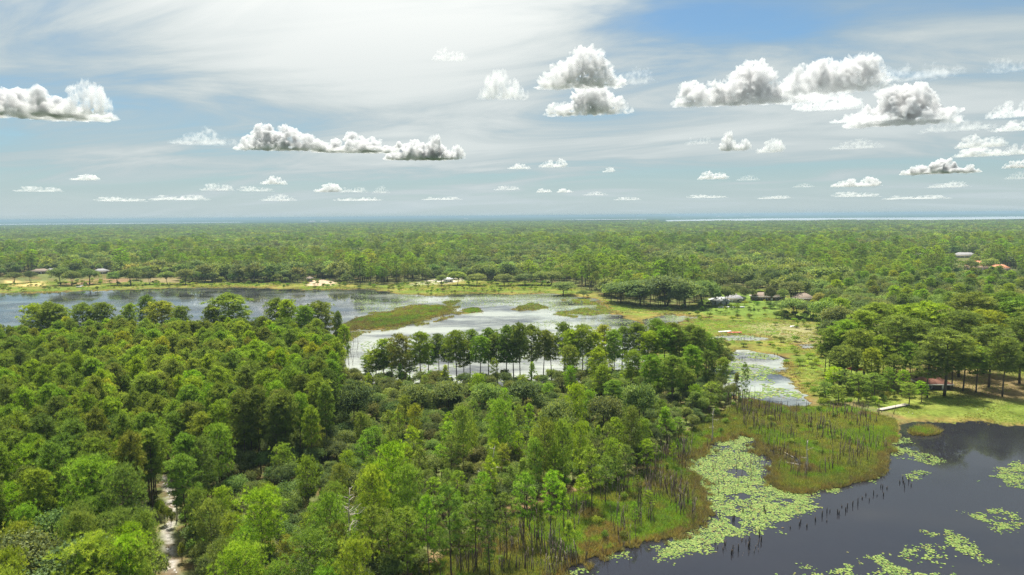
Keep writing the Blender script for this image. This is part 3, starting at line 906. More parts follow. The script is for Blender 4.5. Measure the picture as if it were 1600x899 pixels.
hand = [q for q in T[:N_HAND] if not over_trail(q)]
T = hand + [q for q in T[N_HAND:] if not over_trail(q)]
N_HAND = len(hand)
kinds = np.array([q[0] for q in T]); XY = np.array([q[1:6] for q in T], float)
HAND = np.arange(len(T)) < N_HAND
DD = np.hypot(XY[:, 0], XY[:, 1])
U, Vt, Fd = project(XY[:, 0], XY[:, 1], XY[:, 2] + XY[:, 3])
_, Vb, _ = project(XY[:, 0], XY[:, 1], XY[:, 2] + XY[:, 3] * 0.25)
rp = XY[:, 4] * FPX / Fd
SC = 2
owner = np.full((899 // SC + 1, 1600 // SC + 1), -1)
vis = np.zeros(len(T))
for q in np.argsort(DD):
    y0, y1 = int(max(0, Vt[q]) / SC), int(min(898, Vb[q]) / SC)
    if y1 < y0 or Fd[q] < 20:
        continue
    for yy in range(y0, y1 + 1):
        tt = (yy * SC - Vt[q]) / max(1, Vb[q] - Vt[q])
        wv = rp[q] * 0.9 * math.sqrt(max(0.05, 1 - (2 * tt - 0.9) ** 2 / 1.25)) if tt < 1 else 0
        a, b_ = int(max(0, U[q] - wv) / SC), int(min(1599, U[q] + wv) / SC)
        if b_ >= a:
            seg = owner[yy, a:b_ + 1]
            m_ = seg < 0
            vis[q] += m_.sum()
            seg[m_] = q
onscreen = (U > -rp) & (U < 1600 + rp) & (Vt < 905)
# hidden trees are kept only as filling (they still shade), the trees that show most become things of their own
POOLK = {'pine': 'pine_tree', 'pine_near': 'broad_pine_tree', 'slim_pine': 'slender_young_pine', 'oak': 'scrub_oak', 'big_oak': 'oak_tree', 'shrub': 'bush'}
single = np.zeros(len(T), bool)
for k in POOLK:
    idx = np.where((kinds == k) & onscreen & ((vis > 14) | HAND) & (vis > 2))[0]
    idx = idx[np.argsort(-vis[idx] - 1e5 * HAND[idx])][:290]
    single[idx] = True
print('trees', len(T), {k: (int((kinds == k).sum()), int(single[kinds == k].sum())) for k in POOLK})

ORD = ['first', 'second', 'third', 'fourth', 'fifth', 'sixth', 'seventh', 'eighth', 'ninth', 'tenth', 'eleventh', 'twelfth', 'thirteenth', 'fourteenth', 'fifteenth', 'sixteenth', 'seventeenth', 'eighteenth', 'nineteenth', 'twentieth']


def ordinal(i, n):
    """counts from the nearer end of a row"""
    a = min(i, n - 1 - i)
    side = 'left' if i <= n - 1 - i else 'right'
    return (ORD[a] if a < 20 else 'number %d' % (a + 1)), side


def place_word(u, v, d):
    """where in the woods a tree stands, by things one can find"""
    if u > 1270:
        if d < 285:
            return 'in the grove above the lawn'
        return 'in the woods behind the grove' if u < 1400 else 'in the woods at the right' if u < 1520 else 'in the woods at the right edge'
    if d > 420:
        return 'on the far shore'
    if d > 228 and u > 550:
        return 'by the lake edge in the middle'
    if d > 225:
        return 'by the lake edge at the far left' if u < 120 else 'by the left lake edge' if u < 330 else 'by the lake edge left of centre'
    if u < 220:
        return 'left of the white trail' if d < 175 else 'in the dense left woods'
    if u < 340:
        return 'beside the white trail' if d < 175 else 'in the woods beyond the trail'
    if u < 620:
        return 'in the lower middle woods' if d < 150 else 'in the oak scrub left of centre'
    if u < 860:
        return 'near the red-brown bare ground' if d < 160 else 'in the oak scrub at centre'
    return 'along the marsh edge' if d < 190 else 'in the thicket above the marsh'


def size_word(k, h, r):
    a, b = BASE[k]
    s = h / a
    wd = (r / b) / s
    return ('tall' if s > 1.06 else 'short' if s < 0.72 else 'middling') + (' wide-crowned' if wd > 1.12 else ' narrow-crowned' if wd < 0.8 else '')


NOUN = {'pine': ('round-crowned pine', 'tree', 'pines'), 'pine_near': ('bright domed pine', 'tree', 'bright pines'), 'slim_pine': ('slender young pine', 'tree', 'young pines'),
        'oak': ('olive scrub oak', 'tree', 'scrub oaks'), 'big_oak': ('broad leafy oak', 'tree', 'broad oaks'), 'shrub': ('low leafy bush', 'bush', 'bushes')}
rowidx = [q for q in range(len(T)) if single[q] and T[q][6] == 'row']
rowidx.sort(key=lambda q: U[q])
skyidx = [q for q in range(len(T)) if single[q] and T[q][6] == 'skyline']
skyidx.sort(key=lambda q: U[q])
shoreidx = [q for q in range(len(T)) if single[q] and T[q][6] == 'shoreoak']
shoreidx.sort(key=lambda q: U[q])
LAB = {}
for nm, ids, txt in (('row', rowidx, '%s pine from the %s end of the lakeside row, bare trunk against water'), ('sky', skyidx, '%s pine from the %s among those rising against the left lake'), ('shore', shoreidx, '%s oak from the %s of the oaks round the far shore clearings')):
    for i, q in enumerate(ids):
        LAB[q] = (txt % ordinal(i, len(ids)), {'row': 'pines in the lakeside row', 'sky': 'pines rising against the left lake', 'shore': 'oaks round the far clearings'}[nm])
share = {}
for q in range(len(T)):
    if single[q] and q not in LAB:
        k, h, r = T[q][0], T[q][4], T[q][5]
        share.setdefault((size_word(k, h, r), NOUN[k][0], place_word(U[q], Vt[q], DD[q]), NOUN[k][2]), []).append(q)
for (sw, noun, pw, grp), ids in share.items():
    ids.sort(key=lambda q: U[q])
    for i, q in enumerate(ids):
        if len(ids) == 1:
            lab = 'the one %s %s %s' % (sw, noun, pw)
        elif len(ids) <= 40:
            lab = ('%s from the %s, %s %s ' % (ordinal(i, len(ids)) + (sw, noun))) + pw
        else:
            lab = '%s %s %s' % (sw, noun, pw)
        LAB[q] = (lab[0].upper() + lab[1:] if False else lab, grp + ' ' + pw)
rv = np.random.RandomState(77)
rest = []          # (source index, x, y, z, rz, sx, sz)
NEARP = {}
for k in VAR:
    for vi, (tr, cr) in enumerate(VAR[k]):
        for w_, me in (('t', tr), ('c', cr)):
            o = bpy.data.objects.new('woodland_tree_%02d' % _pi, me)
            PROTO.objects.link(o)
            NEARP[(k, vi, w_)] = _pi
            _pi += 1
GZ = ground_z(XY[:, 0], XY[:, 1]) - 0.05
for q, (k, x, y, z, h, r, zone) in enumerate(T):
    vi = rv.randint(len(VAR[k])); rz = rv.uniform(0, 6.283)
    sz, sx = h / BASE[k][0], r / BASE[k][1]
    z = GZ[q]
    if single[q]:
        e = put(POOLK[k], None, None, (x, y, z), rz, (sx, sx, sz))
        e.empty_display_size = 0.5
        noun, cat, grp = NOUN[k]
        tag(e, LAB[q][0], cat, LAB[q][1])
        put('trunk' if k != 'shrub' else 'stems', VAR[k][vi][0], e)
        put('crown' if k != 'shrub' else 'foliage', VAR[k][vi][1], e)
    elif vis[q] > 0 or DD[q] < 330:
        for w_ in 'tc':
            rest.append((NEARP[(k, vi, w_)], x, y, z, rz, sx, sz))


def instancer(name, pts, collection, label, cat=None):
    """ONE object that stands for what nobody could count: points carrying copies of the sources"""
    P = np.array([p[1:4] for p in pts], float)
    me = mesh_np(name, P, [np.zeros((0, 3), int)], [], None, {'pi': np.array([p[0] for p in pts], int), 'rz': np.array([p[4] for p in pts], float), 'sx': np.array([p[5] for p in pts], float), 'sz': np.array([p[6] for p in pts], float)})
    o = put(name, me)
    ng = bpy.data.node_groups.new(name, 'GeometryNodeTree')
    ng.interface.new_socket('Geometry', in_out='INPUT', socket_type='NodeSocketGeometry')
    ng.interface.new_socket('Geometry', in_out='OUTPUT', socket_type='NodeSocketGeometry')
    N = ng.nodes
    gi = N.new('NodeGroupInput'); go = N.new('NodeGroupOutput')
    ip = N.new('GeometryNodeInstanceOnPoints')
    ci = N.new('GeometryNodeCollectionInfo')
    ci.inputs[0].default_value = collection
    ci.inputs[1].default_value = True
    ci.inputs[2].default_value = True

    def attr(n_, typ):
        a_ = N.new('GeometryNodeInputNamedAttribute'); a_.data_type = typ
        a_.inputs[0].default_value = n_
        return a_.outputs[0]
    ip.inputs['Pick Instance'].default_value = True
    lk = ng.links.new
    lk(gi.outputs[0], ip.inputs['Points']); lk(ci.outputs[0], ip.inputs['Instance'])
    lk(attr('pi', 'INT'), ip.inputs['Instance Index'])
    cx = N.new('ShaderNodeCombineXYZ'); lk(attr('rz', 'FLOAT'), cx.inputs[2])
    er = N.new('FunctionNodeEulerToRotation'); lk(cx.outputs[0], er.inputs[0]); lk(er.outputs[0], ip.inputs['Rotation'])
    cs = N.new('ShaderNodeCombineXYZ'); sx_ = attr('sx', 'FLOAT')
    lk(sx_, cs.inputs[0]); lk(sx_, cs.inputs[1]); lk(attr('sz', 'FLOAT'), cs.inputs[2]); lk(cs.outputs[0], ip.inputs['Scale'])
    lk(ip.outputs[0], go.inputs[0])
    md = o.modifiers.new(name, 'NODES'); md.node_group = ng
    return tag(o, label, cat, kind='stuff')


# ------------------------------------------------------------------ houses and where the far woods leave room
HOUSES = [  # picture foot, width, depth, wall height, roof rise, turn, wall, roof, label
    (1124, 476, 11, 8, 3.0, 2.2, 0.25, 'white', 'whiteroof', 'white-roofed house beside the dark oaks at the lawn'),
    (1147, 472, 12, 8, 3.0, 2.0, -0.3, 'cream', 'greyroof', 'pale house behind small tree at edge of the far lawn'),
    (1199, 469, 21, 10, 2.8, 2.6, 0.22, 'brown', 'tanroof', 'long dark brown house with white eaves above the far lawn'),
    (1254, 472, 13, 9, 2.8, 3.2, -0.1, 'brown', 'tanroof', 'brown house with tan roof right of the far lawn'),
    (1534, 422, 30, 18, 4.5, 5.0, 0.1, 'pink', 'tileroof', 'large house with orange tiled roof in the woods'),
    (1562, 424, 16, 10, 3.5, 3.2, 0.2, 'pink', 'tileroof', 'small wing with orange tiled roof beside the large one'),
    (1507, 403, 24, 10, 4.0, 3.0, 0.05, 'cream', 'greyroof', 'long grey-roofed house deep in the woods'),
    (1435, 404, 14, 9, 4.0, 3.0, 0.3, 'white', 'whiteroof', 'white-roofed house deep in the woods left of grey roof'),
    (1442, 394, 12, 9, 4.0, 3.0, -0.2, 'cream', 'whiteroof', 'farthest pale-roofed house among the woods'),
    (1467, 408, 6, 6, 4.0, 2.0, 0.0, 'white', 'whiteroof', 'tiny white outbuilding among the trees'),
    (113, 393, 26, 14, 4.5, 3.0, 0.0, 'cream', 'whiteroof', 'white-roofed hall in the woods beyond the left lake'),
    (64, 428, 17, 10, 3.2, 2.4, 0.05, 'brown', 'tanroof', 'brown house with low roof on the left far shore'),
    (80, 426, 8, 6, 3.0, 1.6, 0.05, 'brown', 'greyroof', 'grey-roofed outbuilding beside the brown lakeside house'),
    (158, 428, 14, 9, 3.2, 2.4, -0.05, 'cream', 'greyroof', 'grey-roofed house above the red bank of the lake'),
    (484, 440, 5, 4, 3.2, 1.4, 0.0, 'pink', 'tanroof', 'small shed beside the bare sand patch'),
    (700, 441, 8, 5, 2.8, 1.6, 0.2, 'white', 'whiteroof', 'small white shed between shore trees by the sand path'),
    (1456, 606, 9, 6.5, 1.9, 2.2, 0.45, 'darkbrown', 'redroof', 'low hut with red-brown roof under the grove pines'),
]
CLEAR = []
for px, py, wd, dp, *_ in HOUSES:
    x, y = gp(px, py, 0.5)
    CLEAR.append((x, y, wd * 0.62 + 2, math.hypot(x, y)))
for px, py, rad in ((160, 392, 26), (140, 391, 18), (12, 436, 14), (30, 434, 16), (50, 433, 14), (170, 436, 16), (120, 436, 14), (250, 436, 14), (1490, 408, 14)):
    x, y = gp(px, py, 0.5)
    CLEAR.append((x, y, rad, math.hypot(x, y)))
rs = np.random.RandomState(31)
far = []


def far_ok(x, y, pad):
    ok = ~(inside(OPEN, x, y) | inside(FOREST, x, y) | inside(BACK, x, y) | inside(GROVE, x, y) | inside(LAKE, x, y) | inside(LAWN_R, x, y) | inside(MARSH, x, y) | inside(POND, x, y))
    d = np.hypot(x, y)
    for cx, cy, rad, cd in CLEAR:
        ux_, uy_ = cx / cd, cy / cd
        lon = x * ux_ + y * uy_ - cd
        lat = -x * uy_ + y * ux_
        ok &= ~((np.abs(lat) < rad + pad) & (lon < rad + pad) & (lon > -min(0.16 * cd, 130) - rad))
    return ok & (np.abs(np.arctan2(x, y)) < math.radians(45))


x, y = scatter(8.2, -1250, 1250, 250, 1650, rs)
d = np.hypot(x, y)
ok = (d > 300) & (d < 1600) & far_ok(x, y, 4.5)
x, y, d = x[ok], y[ok], d[ok]
pn = fbm(x, y, 120.0, 3)
hn = 0.75 + 0.5 * fbm(x + 300, y, 60.0, 3)
for q in range(len(x)):
    if pn[q] + rs.normal() * 0.07 > 0.52:
        s = rs.choice([0.65, 0.9, 1.0, 1.35], p=[.3, .35, .25, .1]) * rs.uniform(0.85, 1.15) * hn[q]
        far.append((FARV['pine'][rs.randint(len(FARV['pine']))], x[q], y[q], 0.4, rs.uniform(0, 6.28), s * rs.uniform(1.0, 1.35), s))
    else:
        s = rs.choice([0.45, 0.8, 1.0, 1.3], p=[.25, .35, .28, .12]) * rs.uniform(0.85, 1.15) * hn[q]
        far.append((FARV['oak'][rs.randint(len(FARV['oak']))], x[q], y[q], 0.4, rs.uniform(0, 6.28), s * rs.uniform(0.95, 1.25), s))
x, y = scatter(25.0, -5400, 5400, 1000, 6600, rs)
d = np.hypot(x, y)
ok = (d > 1580) & (d < np.where(x > 0.2 * y, 5300, 7500)) & far_ok(x, y, 16) & (fbm(x, y, 260.0, 3) > 0.27)
x, y = x[ok], y[ok]
hn = 0.6 + 0.8 * fbm(x + 300, y, 220.0, 3)
for q in range(len(x)):
    s = rs.uniform(0.85, 1.15)
    far.append((FARV['clump'][rs.randint(len(FARV['clump']))], x[q], y[q], 0.2, rs.uniform(0, 6.28), s, s * hn[q]))
print('far', len(far), 'rest', len(rest))
instancer('distant_forest', far, PROTO, 'dense green forest stretching from the far shore to the horizon')
instancer('forest_undergrowth', rest, PROTO, 'crowded trees and brush filling the gaps of the near woods')

HM = {'white': mat('white_wall', (0.55, 0.55, 0.53), 0.8, 0.1), 'cream': mat('cream_wall', (0.4, 0.36, 0.3), 0.8, 0.1), 'brown': mat('brown_wall', (0.13, 0.08, 0.055), 0.85, 0.2), 'darkbrown': mat('dark_brown_wall', (0.06, 0.04, 0.03), 0.85, 0.2),
      'pink': mat('pink_wall', (0.5, 0.36, 0.28), 0.85, 0.1), 'whiteroof': mat('white_metal_roof', (0.58, 0.59, 0.6), 0.5, 0.08), 'greyroof': mat('grey_shingle', (0.24, 0.235, 0.24), 0.9, 0.15), 'tanroof': mat('tan_shingle', (0.20, 0.155, 0.12), 0.9, 0.15),
      'tileroof': mat('orange_tile', (0.40, 0.17, 0.09), 0.85, 0.2, 1.5), 'redroof': mat('red_brown_roof', (0.19, 0.085, 0.06), 0.9, 0.25), 'fascia': mat('white_fascia', (0.72, 0.72, 0.7), 0.7, 0.05), 'glass': mat('window_glass', (0.03, 0.04, 0.05), 0.1, 0, 1, 0.6)}


def house(px, py, wd, dp, wh, rise, turn, wall, roof, label):
    x, y = gp(px, py, 0.5)
    ang = -math.atan2(x, y) + turn
    e = put('house', None, None, (x, y, 0.5), ang)
    tag(e, label, 'house' if wd > 8.5 and 'hut' not in label else 'hut')
    m_ = MB(); m_.box((0, 0, wh / 2), (wd, dp, wh)); put('wall', m_.mesh('wall', [HM[wall]]), e)
    ov = 0.7
    X, Y = wd / 2 + ov, dp / 2 + ov
    rl = max(0.4, X - Y * 0.95)
    m_ = MB()
    V = [(-X, -Y, wh), (X, -Y, wh), (X, Y, wh), (-X, Y, wh), (-rl, 0, wh + rise), (rl, 0, wh + rise), (-X, -Y, wh + .12), (X, -Y, wh + .12), (X, Y, wh + .12), (-X, Y, wh + .12)]
    m_.add(V, [np.array([(0, 3, 2, 1), (6, 7, 5, 4), (8, 9, 4, 5), (0, 1, 7, 6), (1, 2, 8, 7), (2, 3, 9, 8), (3, 0, 6, 9)]), np.array([(7, 8, 5), (9, 6, 4)])])
    rf = put('roof', m_.mesh('roof', [HM[roof]]), e)
    m_ = MB()
    for s in (-1, 1):
        m_.box((0, s * (Y + 0.03), wh + 0.02), (2 * X + 0.1, 0.06, 0.34)); m_.box((s * (X + 0.03), 0, wh + 0.02), (0.06, 2 * Y, 0.33))
    put('fascia', m_.mesh('fascia', [HM['fascia']]), rf)
    if wd > 9:
        m_ = MB(); m_.box((rl * 0.5, 0.7, wh + rise * 0.75 + 0.5), (0.9, 0.7, 1.6)); put('chimney', m_.mesh('chimney', [HM[wall]]), rf)
    nw = max(2, int(wd / 3.2))
    for kq in range(nw):
        cx_ = -wd / 2 + (kq + 0.5) * wd / nw
        if kq == nw // 2:
            m_ = MB(); m_.box((cx_, -dp / 2 - 0.04, 1.05), (1.1, 0.08, 2.1)); dr = put('door', m_.mesh('door', [HM['fascia'] if wall != 'white' else HM['brown']]), e)
            continue
        m_ = MB(); m_.box((cx_, -dp / 2 - 0.03, min(1.5, wh * 0.5)), (1.5, 0.06, 1.3)); wn = put('window', m_.mesh('window', [HM['fascia']]), e)
        m_ = MB(); m_.box((cx_, -dp / 2 - 0.065, min(1.5, wh * 0.5)), (1.25, 0.02, 1.05)); put('pane', m_.mesh('pane', [HM['glass']]), wn)
    return e


for hh in HOUSES:
    house(*hh)

# buildings and a mast on the horizon
for px, dd_, wd, hh_, lab in ((487, 9500, 90, 16, 'pale warehouse far off near the left horizon'), (507, 11000, 120, 14, 'second pale warehouse on the left horizon'), (728, 15000, 80, 26, 'white block on the horizon left of centre'), (1123, 15500, 110, 22, 'white block on the far side of the distant lake'), (1168, 15500, 150, 20, 'long white block beyond the distant lake'), (1060, 14500, 70, 20, 'small white block by the distant lake tip')):
    D = ray_dir(px, 338); a_ = math.atan2(D[0], D[1])
    e = put('distant_building', None, None, (dd_ * math.sin(a_), dd_ * math.cos(a_), float(far_relief(np.array([dd_ * math.sin(a_)]), np.array([dd_ * math.cos(a_)]))[0])), -a_)
    tag(e, lab, 'building', 'buildings on the horizon')
    m_ = MB(); m_.box((0, 0, hh_ / 2), (wd, 40, hh_)); put('wall', m_.mesh('wall', [HM['white']]), e)
    m_ = MB(); m_.box((0, 0, hh_ + 1.5), (wd * 0.97, 38, 3), taper=0.9); put('roof', m_.mesh('roof', [HM['whiteroof']]), e)
D = ray_dir(993, 338); a_ = math.atan2(D[0], D[1])
e = put('horizon_tower', None, None, (16000 * math.sin(a_), 16000 * math.cos(a_), 5), -a_)
tag(e, 'slim grey tower standing on the horizon near the middle', 'tower')
m_ = MB(); m_.box((0, 0, 27), (26, 26, 54), taper=0.75); put('shaft', m_.mesh('shaft', [HM['greyroof']]), e)
m_ = MB(); m_.box((0, 0, 58), (40, 40, 8), taper=0.8); put('head', m_.mesh('head', [HM['greyroof']]), e)

# ------------------------------------------------------------------ marsh grass
GR = bpy.data.collections.new('grass_sources')
M['grass'] = leaf_mat('marsh_grass', (0.10, 0.14, 0.028), (0.19, 0.235, 0.045), (0.31, 0.33, 0.085), 0.35, 0.03, 0.3)
M['sedge'] = leaf_mat('brown_sedge', (0.12, 0.11, 0.035), (0.205, 0.185, 0.06), (0.30, 0.28, 0.10), 0.3, 0.02, 0.3)
M['reed'] = leaf_mat('green_reed', (0.09, 0.16, 0.02), (0.17, 0.28, 0.035), (0.27, 0.38, 0.06), 0.35, 0.03, 0.3)
for gi_, mk in enumerate(('grass', 'grass', 'sedge', 'sedge', 'reed', 'reed')):
    rg = np.random.RandomState(700 + gi_)
    n = 46
    a_ = rg.uniform(0, 6.283, n); q = np.sqrt(rg.rand(n)) * 0.42
    C = np.stack([q * np.cos(a_), q * np.sin(a_), np.zeros(n)], 1)
    Dv = unit(np.stack([np.cos(a_) * 0.35, np.sin(a_) * 0.35, np.ones(n)], 1) + rg.normal(size=(n, 3)) * [0.25, 0.25, 0.05])
    L = Leaves(); L.add(C, Dv, rand_dirs(rg, n), rg.uniform(0.55, 1.15, n), rg.uniform(0.05, 0.10, n), rg.rand(n))
    V, F_, Tn = L.arrays('needle')
    GR.objects.link(bpy.data.objects.new('grass_tuft_%02d' % gi_, mesh_np('tuft', V, [F_], [M[mk]], None, {'tint': Tn})))
rs = np.random.RandomState(41)


def grass_points(P, spacing, sc, cond=None, edge=2.5, wide=1.15):
    x, y = scatter(spacing, P[:, 0].min(), P[:, 0].max(), max(60, P[:, 1].min()), P[:, 1].max(), rs)
    ok = inside(P, x, y)
    x, y = x[ok], y[ok]
    s = water_field(x, y)
    u, v, f = project(x, y, 0.3)
    ok = (s > -0.25 - 2.6 * rs.rand(len(x)) ** 2.5 * (fbm(x, y, 3.0, 2) > 0.42)) & (u > -60) & (u < 1660) & (v < 930)
    if cond is not None:
        ok &= cond(x, y, u)
    x, y, s = x[ok], y[ok], s[ok]
    n1_ = fbm(x, y, 12.0, 3); n2_ = fbm(x + 70, y + 9, 5.0, 3)
    out = []
    for q in range(len(x)):
        k = 0
        if s[q] < edge * rs.uniform(0.1, 0.9) or n2_[q] > 0.68:
            k = 2
        elif n1_[q] > 0.52:
            k = 4
        g = sc * rs.uniform(0.6, 1.25)
        out.append((k + rs.randint(2), x[q], y[q], max(0.0, min(0.5, s[q] * 0.1)) - 0.03, rs.uniform(0, 6.28), g * wide, g))
    return out


tufts = grass_points(MARSH, 0.62, 1.05)
tufts += grass_points(TUFT_ISLE, 0.5, 1.2) + grass_points(SPIT, 1.2, 1.3, edge=6)
for I in ISLET:
    tufts += grass_points(I, 1.2, 1.2)
tufts += grass_points(OPEN, 2.2, 0.55, lambda x, y, u: (fbm(x, y, 25.0) > 0.44) & ~inside(LAWN_V, x, y), 7, 3.2)
tufts += grass_points(LAWN_R, 1.0, 0.35, lambda x, y, u: fbm(x, y, 9.0) > 0.45, 1.5)
WEED = poly([(690, 472), (760, 462), (860, 461), (925, 469), (960, 490), (1005, 508), (960, 508), (880, 494), (800, 484), (720, 490)])
x, y = scatter(1.3, WEED[:, 0].min(), WEED[:, 0].max(), WEED[:, 1].min(), WEED[:, 1].max(), rs)
ok = inside(WEED, x, y) & (fbm(x, y * 0.5, 16.0, 4) > 0.60)
for px_, py_ in zip(x[ok], y[ok]):
    g = rs.uniform(0.4, 0.9)
    tufts.append((rs.randint(0, 6), px_, py_, 0.0, rs.uniform(0, 6.28), g * 2.2, g))
x, y = scatter(1.3, SPIT[:, 0].min() - 15, SPIT[:, 0].max() + 25, SPIT[:, 1].min() - 20, SPIT[:, 1].max() + 20, rs)
ok = (np.abs(sdist(SPIT, x, y)) < 9) & (fbm(x, y * 0.6, 8.0, 3) > 0.52)
for px_, py_ in zip(x[ok], y[ok]):
    g = rs.uniform(0.4, 1.0)
    tufts.append((rs.randint(0, 4), px_, py_, 0.0, rs.uniform(0, 6.28), g * 1.8, g))
print('tufts', len(tufts))
instancer('marsh_grass', tufts, GR, 'yellow-green and rusty marsh grass along the water')

# ------------------------------------------------------------------ lily pads
M['pad'] = bpy.data.materials.new('lily_pad')
M['pad'].use_nodes = True
t = NT(M['pad'].node_tree)
a = t.n('ShaderNodeAttribute', attribute_name='tint')
rnd = t.n('ShaderNodeObjectInfo').outputs['Random']
tt_ = t.math('FRACT', t.math('ADD', a.outputs['Fac'], t.math('MULTIPLY', rnd, 0.97)))
col = t.ramp(tt_, [(0.0, (0.06, 0.11, 0.02, 1)), (0.45, (0.12, 0.185, 0.035, 1)), (0.8, (0.19, 0.245, 0.055, 1)), (0.93, (0.16, 0.17, 0.04, 1)), (1.0, (0.11, 0.075, 0.025, 1))])
b = t.n('ShaderNodeBsdfPrincipled', {'Base Color': col, 'Roughness': 0.6, 'Specular IOR Level': 0.2})
t.n('ShaderNodeOutputMaterial', {'Surface': b.outputs[0]})
rs = np.random.RandomState(51)


def pad_disc(r, rg):
    """a round floating leaf with its notch"""
    k = np.linspace(0.22, 2 * math.pi - 0.22, 9)
    rim = np.stack([np.cos(k) * r, np.sin(k) * r * 0.94, rg.uniform(0.0, 0.05, 9) * r], 1)
    top = np.concatenate([[(0, 0, 0.01)], rim])
    bot = top - (0, 0, 0.012)
    n = len(top)
    F3 = [(0, q, q + 1) for q in range(1, n - 1)] + [(n, n + q + 1, n + q) for q in range(1, n - 1)]
    F4 = [(q, n + q, n + q + 1, q + 1) for q in range(1, n - 1)] + [(0, n, n + 1, 1), (n - 1, 2 * n - 1, n, 0)]
    return np.concatenate([top, bot]), np.array(F3), np.array(F4)


PADV = []
for q in range(5):
    V, F3, F4 = pad_disc(0.175, np.random.RandomState(q))
    PADV.append(mesh_np('lily_pad', V, [F3, F4], [M['pad']], None, {'tint': np.full(len(V), q * 0.2)}))


def pads_in(P, spacing, thr, scale=3.0, cond=None):
    P = poly(P)
    x, y = scatter(spacing, P[:, 0].min() - 2, P[:, 0].max() + 2, P[:, 1].min() - 2, P[:, 1].max() + 2, rs)
    wob = 3.0
    ok = rs.rand(len(x)) < smooth(-sdist(P, x + (fbm(x, y, 2.5) - 0.5) * 2 * wob, y + (fbm(x + 40, y, 2.5) - 0.5) * 2 * wob), -0.8, 1.8)
    x, y = x[ok], y[ok]
    ok = (water_field(x, y) < -0.15) & (fbm(x + 11, y + 5, scale, 4) + rs.normal(size=len(x)) * 0.035 > thr)
    u, v, f = project(x, y, 0.0)
    ok &= (u > -20) & (u < 1620) & (v < 915) & (rs.rand(len(x)) < 0.90 - 0.45 * smooth(fbm(x - 3, y + 8, 1.1, 2), 0.45, 0.65))
    return list(zip(x[ok], y[ok]))


padpts = pads_in([(1062, 735), (1072, 700), (1136, 676), (1178, 680), (1198, 735), (1210, 760), (1262, 770), (1278, 796), (1240, 812), (1215, 832), (1165, 832), (1130, 850), (1090, 866), (1040, 880), (1018, 870), (1050, 840), (1092, 826), (1098, 780)], 0.265, 0.34)
for P, thr in (([(930, 872), (950, 858), (1005, 850), (1020, 856), (990, 874), (945, 884)], 0.46), ([(880, 899), (915, 885), (930, 895), (915, 905)], 0.44), ([(1275, 772), (1320, 752), (1372, 734), (1380, 748), (1330, 766), (1290, 780)], 0.50), ([(1384, 690), (1392, 676), (1412, 684), (1428, 704), (1484, 718), (1476, 728), (1440, 722), (1398, 716), (1380, 704)], 0.40),
               ([(1420, 744), (1436, 736), (1458, 738), (1452, 748), (1430, 750)], 0.44), ([(1536, 748), (1560, 726), (1610, 720), (1610, 768), (1570, 760)], 0.45), ([(1524, 746), (1545, 742), (1550, 752), (1530, 755)], 0.45), ([(1505, 806), (1560, 794), (1594, 800), (1590, 820), (1575, 836), (1540, 822)], 0.40), ([(1450, 836), (1495, 830), (1530, 858), (1546, 880), (1520, 880), (1500, 862)], 0.42),
               ([(1225, 905), (1250, 886), (1300, 890), (1345, 868), (1390, 868), (1402, 880), (1430, 848), (1470, 850), (1480, 868), (1440, 880), (1480, 882), (1505, 890), (1490, 905)], 0.42), ([(1240, 770), (1275, 764), (1282, 778), (1255, 784)], 0.42)):
    padpts += pads_in(P, 0.285, thr + 0.03)
print('pads', len(padpts))
padpts.sort(key=lambda p: p[0] ** 2 + p[1] ** 2)
EDGES = [(PADV[q % 5]) for q in range(5)]
onp = [p for p in padpts if 5 < project(p[0], p[1], 0)[1] < 893 and project(p[0], p[1], 0)[0] < 1595]
own = set(onp[:300])
rest_p = [p for p in padpts if p not in own]
for q, p in enumerate(onp[:300]):
    o = put('lily_pad', PADV[rs.randint(5)], None, (p[0], p[1], 0.016 + 0.004 * (q % 4)), rs.uniform(0, 6.28), (rs.uniform(0.75, 1.3),) * 3)
    pu = project(p[0], p[1], 0)[0]
    wh = 'at the lower edge of the picture' if pu > 1180 else 'beside the nearest marsh edge'
    tag(o, 'round pale green lily pad floating %s' % wh, 'lily pad', 'lily pads ' + wh)
PV = [np.array([v.co[:] for v in m_.vertices]) for m_ in PADV]
_, PF3, PF4 = pad_disc(0.30, np.random.RandomState(0))


def pad_mass(name, pts, sc, label, flat=False):
    n = len(pts)
    base_ = PV[0][:10]
    if flat:
        k = np.arange(6) * math.pi / 3
        base_ = np.stack([np.cos(k) * 0.3, np.sin(k) * 0.3, np.zeros(6)], 1)
    nv = len(base_)
    an = rs.uniform(0, 6.283, n); s_ = rs.uniform(0.6, 1.45, n) * sc
    co_, si_ = np.cos(an), np.sin(an)
    B = base_[None].repeat(n, 0) * s_[:, None, None]
    tilt = rs.normal(size=(n, 2)) * 0.12
    X_ = B[:, :, 0] * co_[:, None] - B[:, :, 1] * si_[:, None]
    Y_ = B[:, :, 0] * si_[:, None] + B[:, :, 1] * co_[:, None]
    Z_ = B[:, :, 2] + np.abs(X_ * tilt[:, :1] + Y_ * tilt[:, 1:]) + 0.016 + rs.randint(0, 9, n)[:, None] * 0.004
    P_ = np.array(pts)
    V = np.stack([X_ + P_[:, 0, None], Y_ + P_[:, 1, None], Z_], -1).reshape(-1, 3)
    off = (np.arange(n) * nv)[:, None, None]
    if flat:
        fs = [(np.arange(6)[None, None] + off).reshape(-1, 6)]
    else:
        fs = [(PF3[None, :8] + off).reshape(-1, 3)]
    return tag(put(name, mesh_np(name, V, fs, [M['pad']], None, {'tint': np.repeat(rs.rand(n), nv)})), label, 'lily pads', kind='stuff')


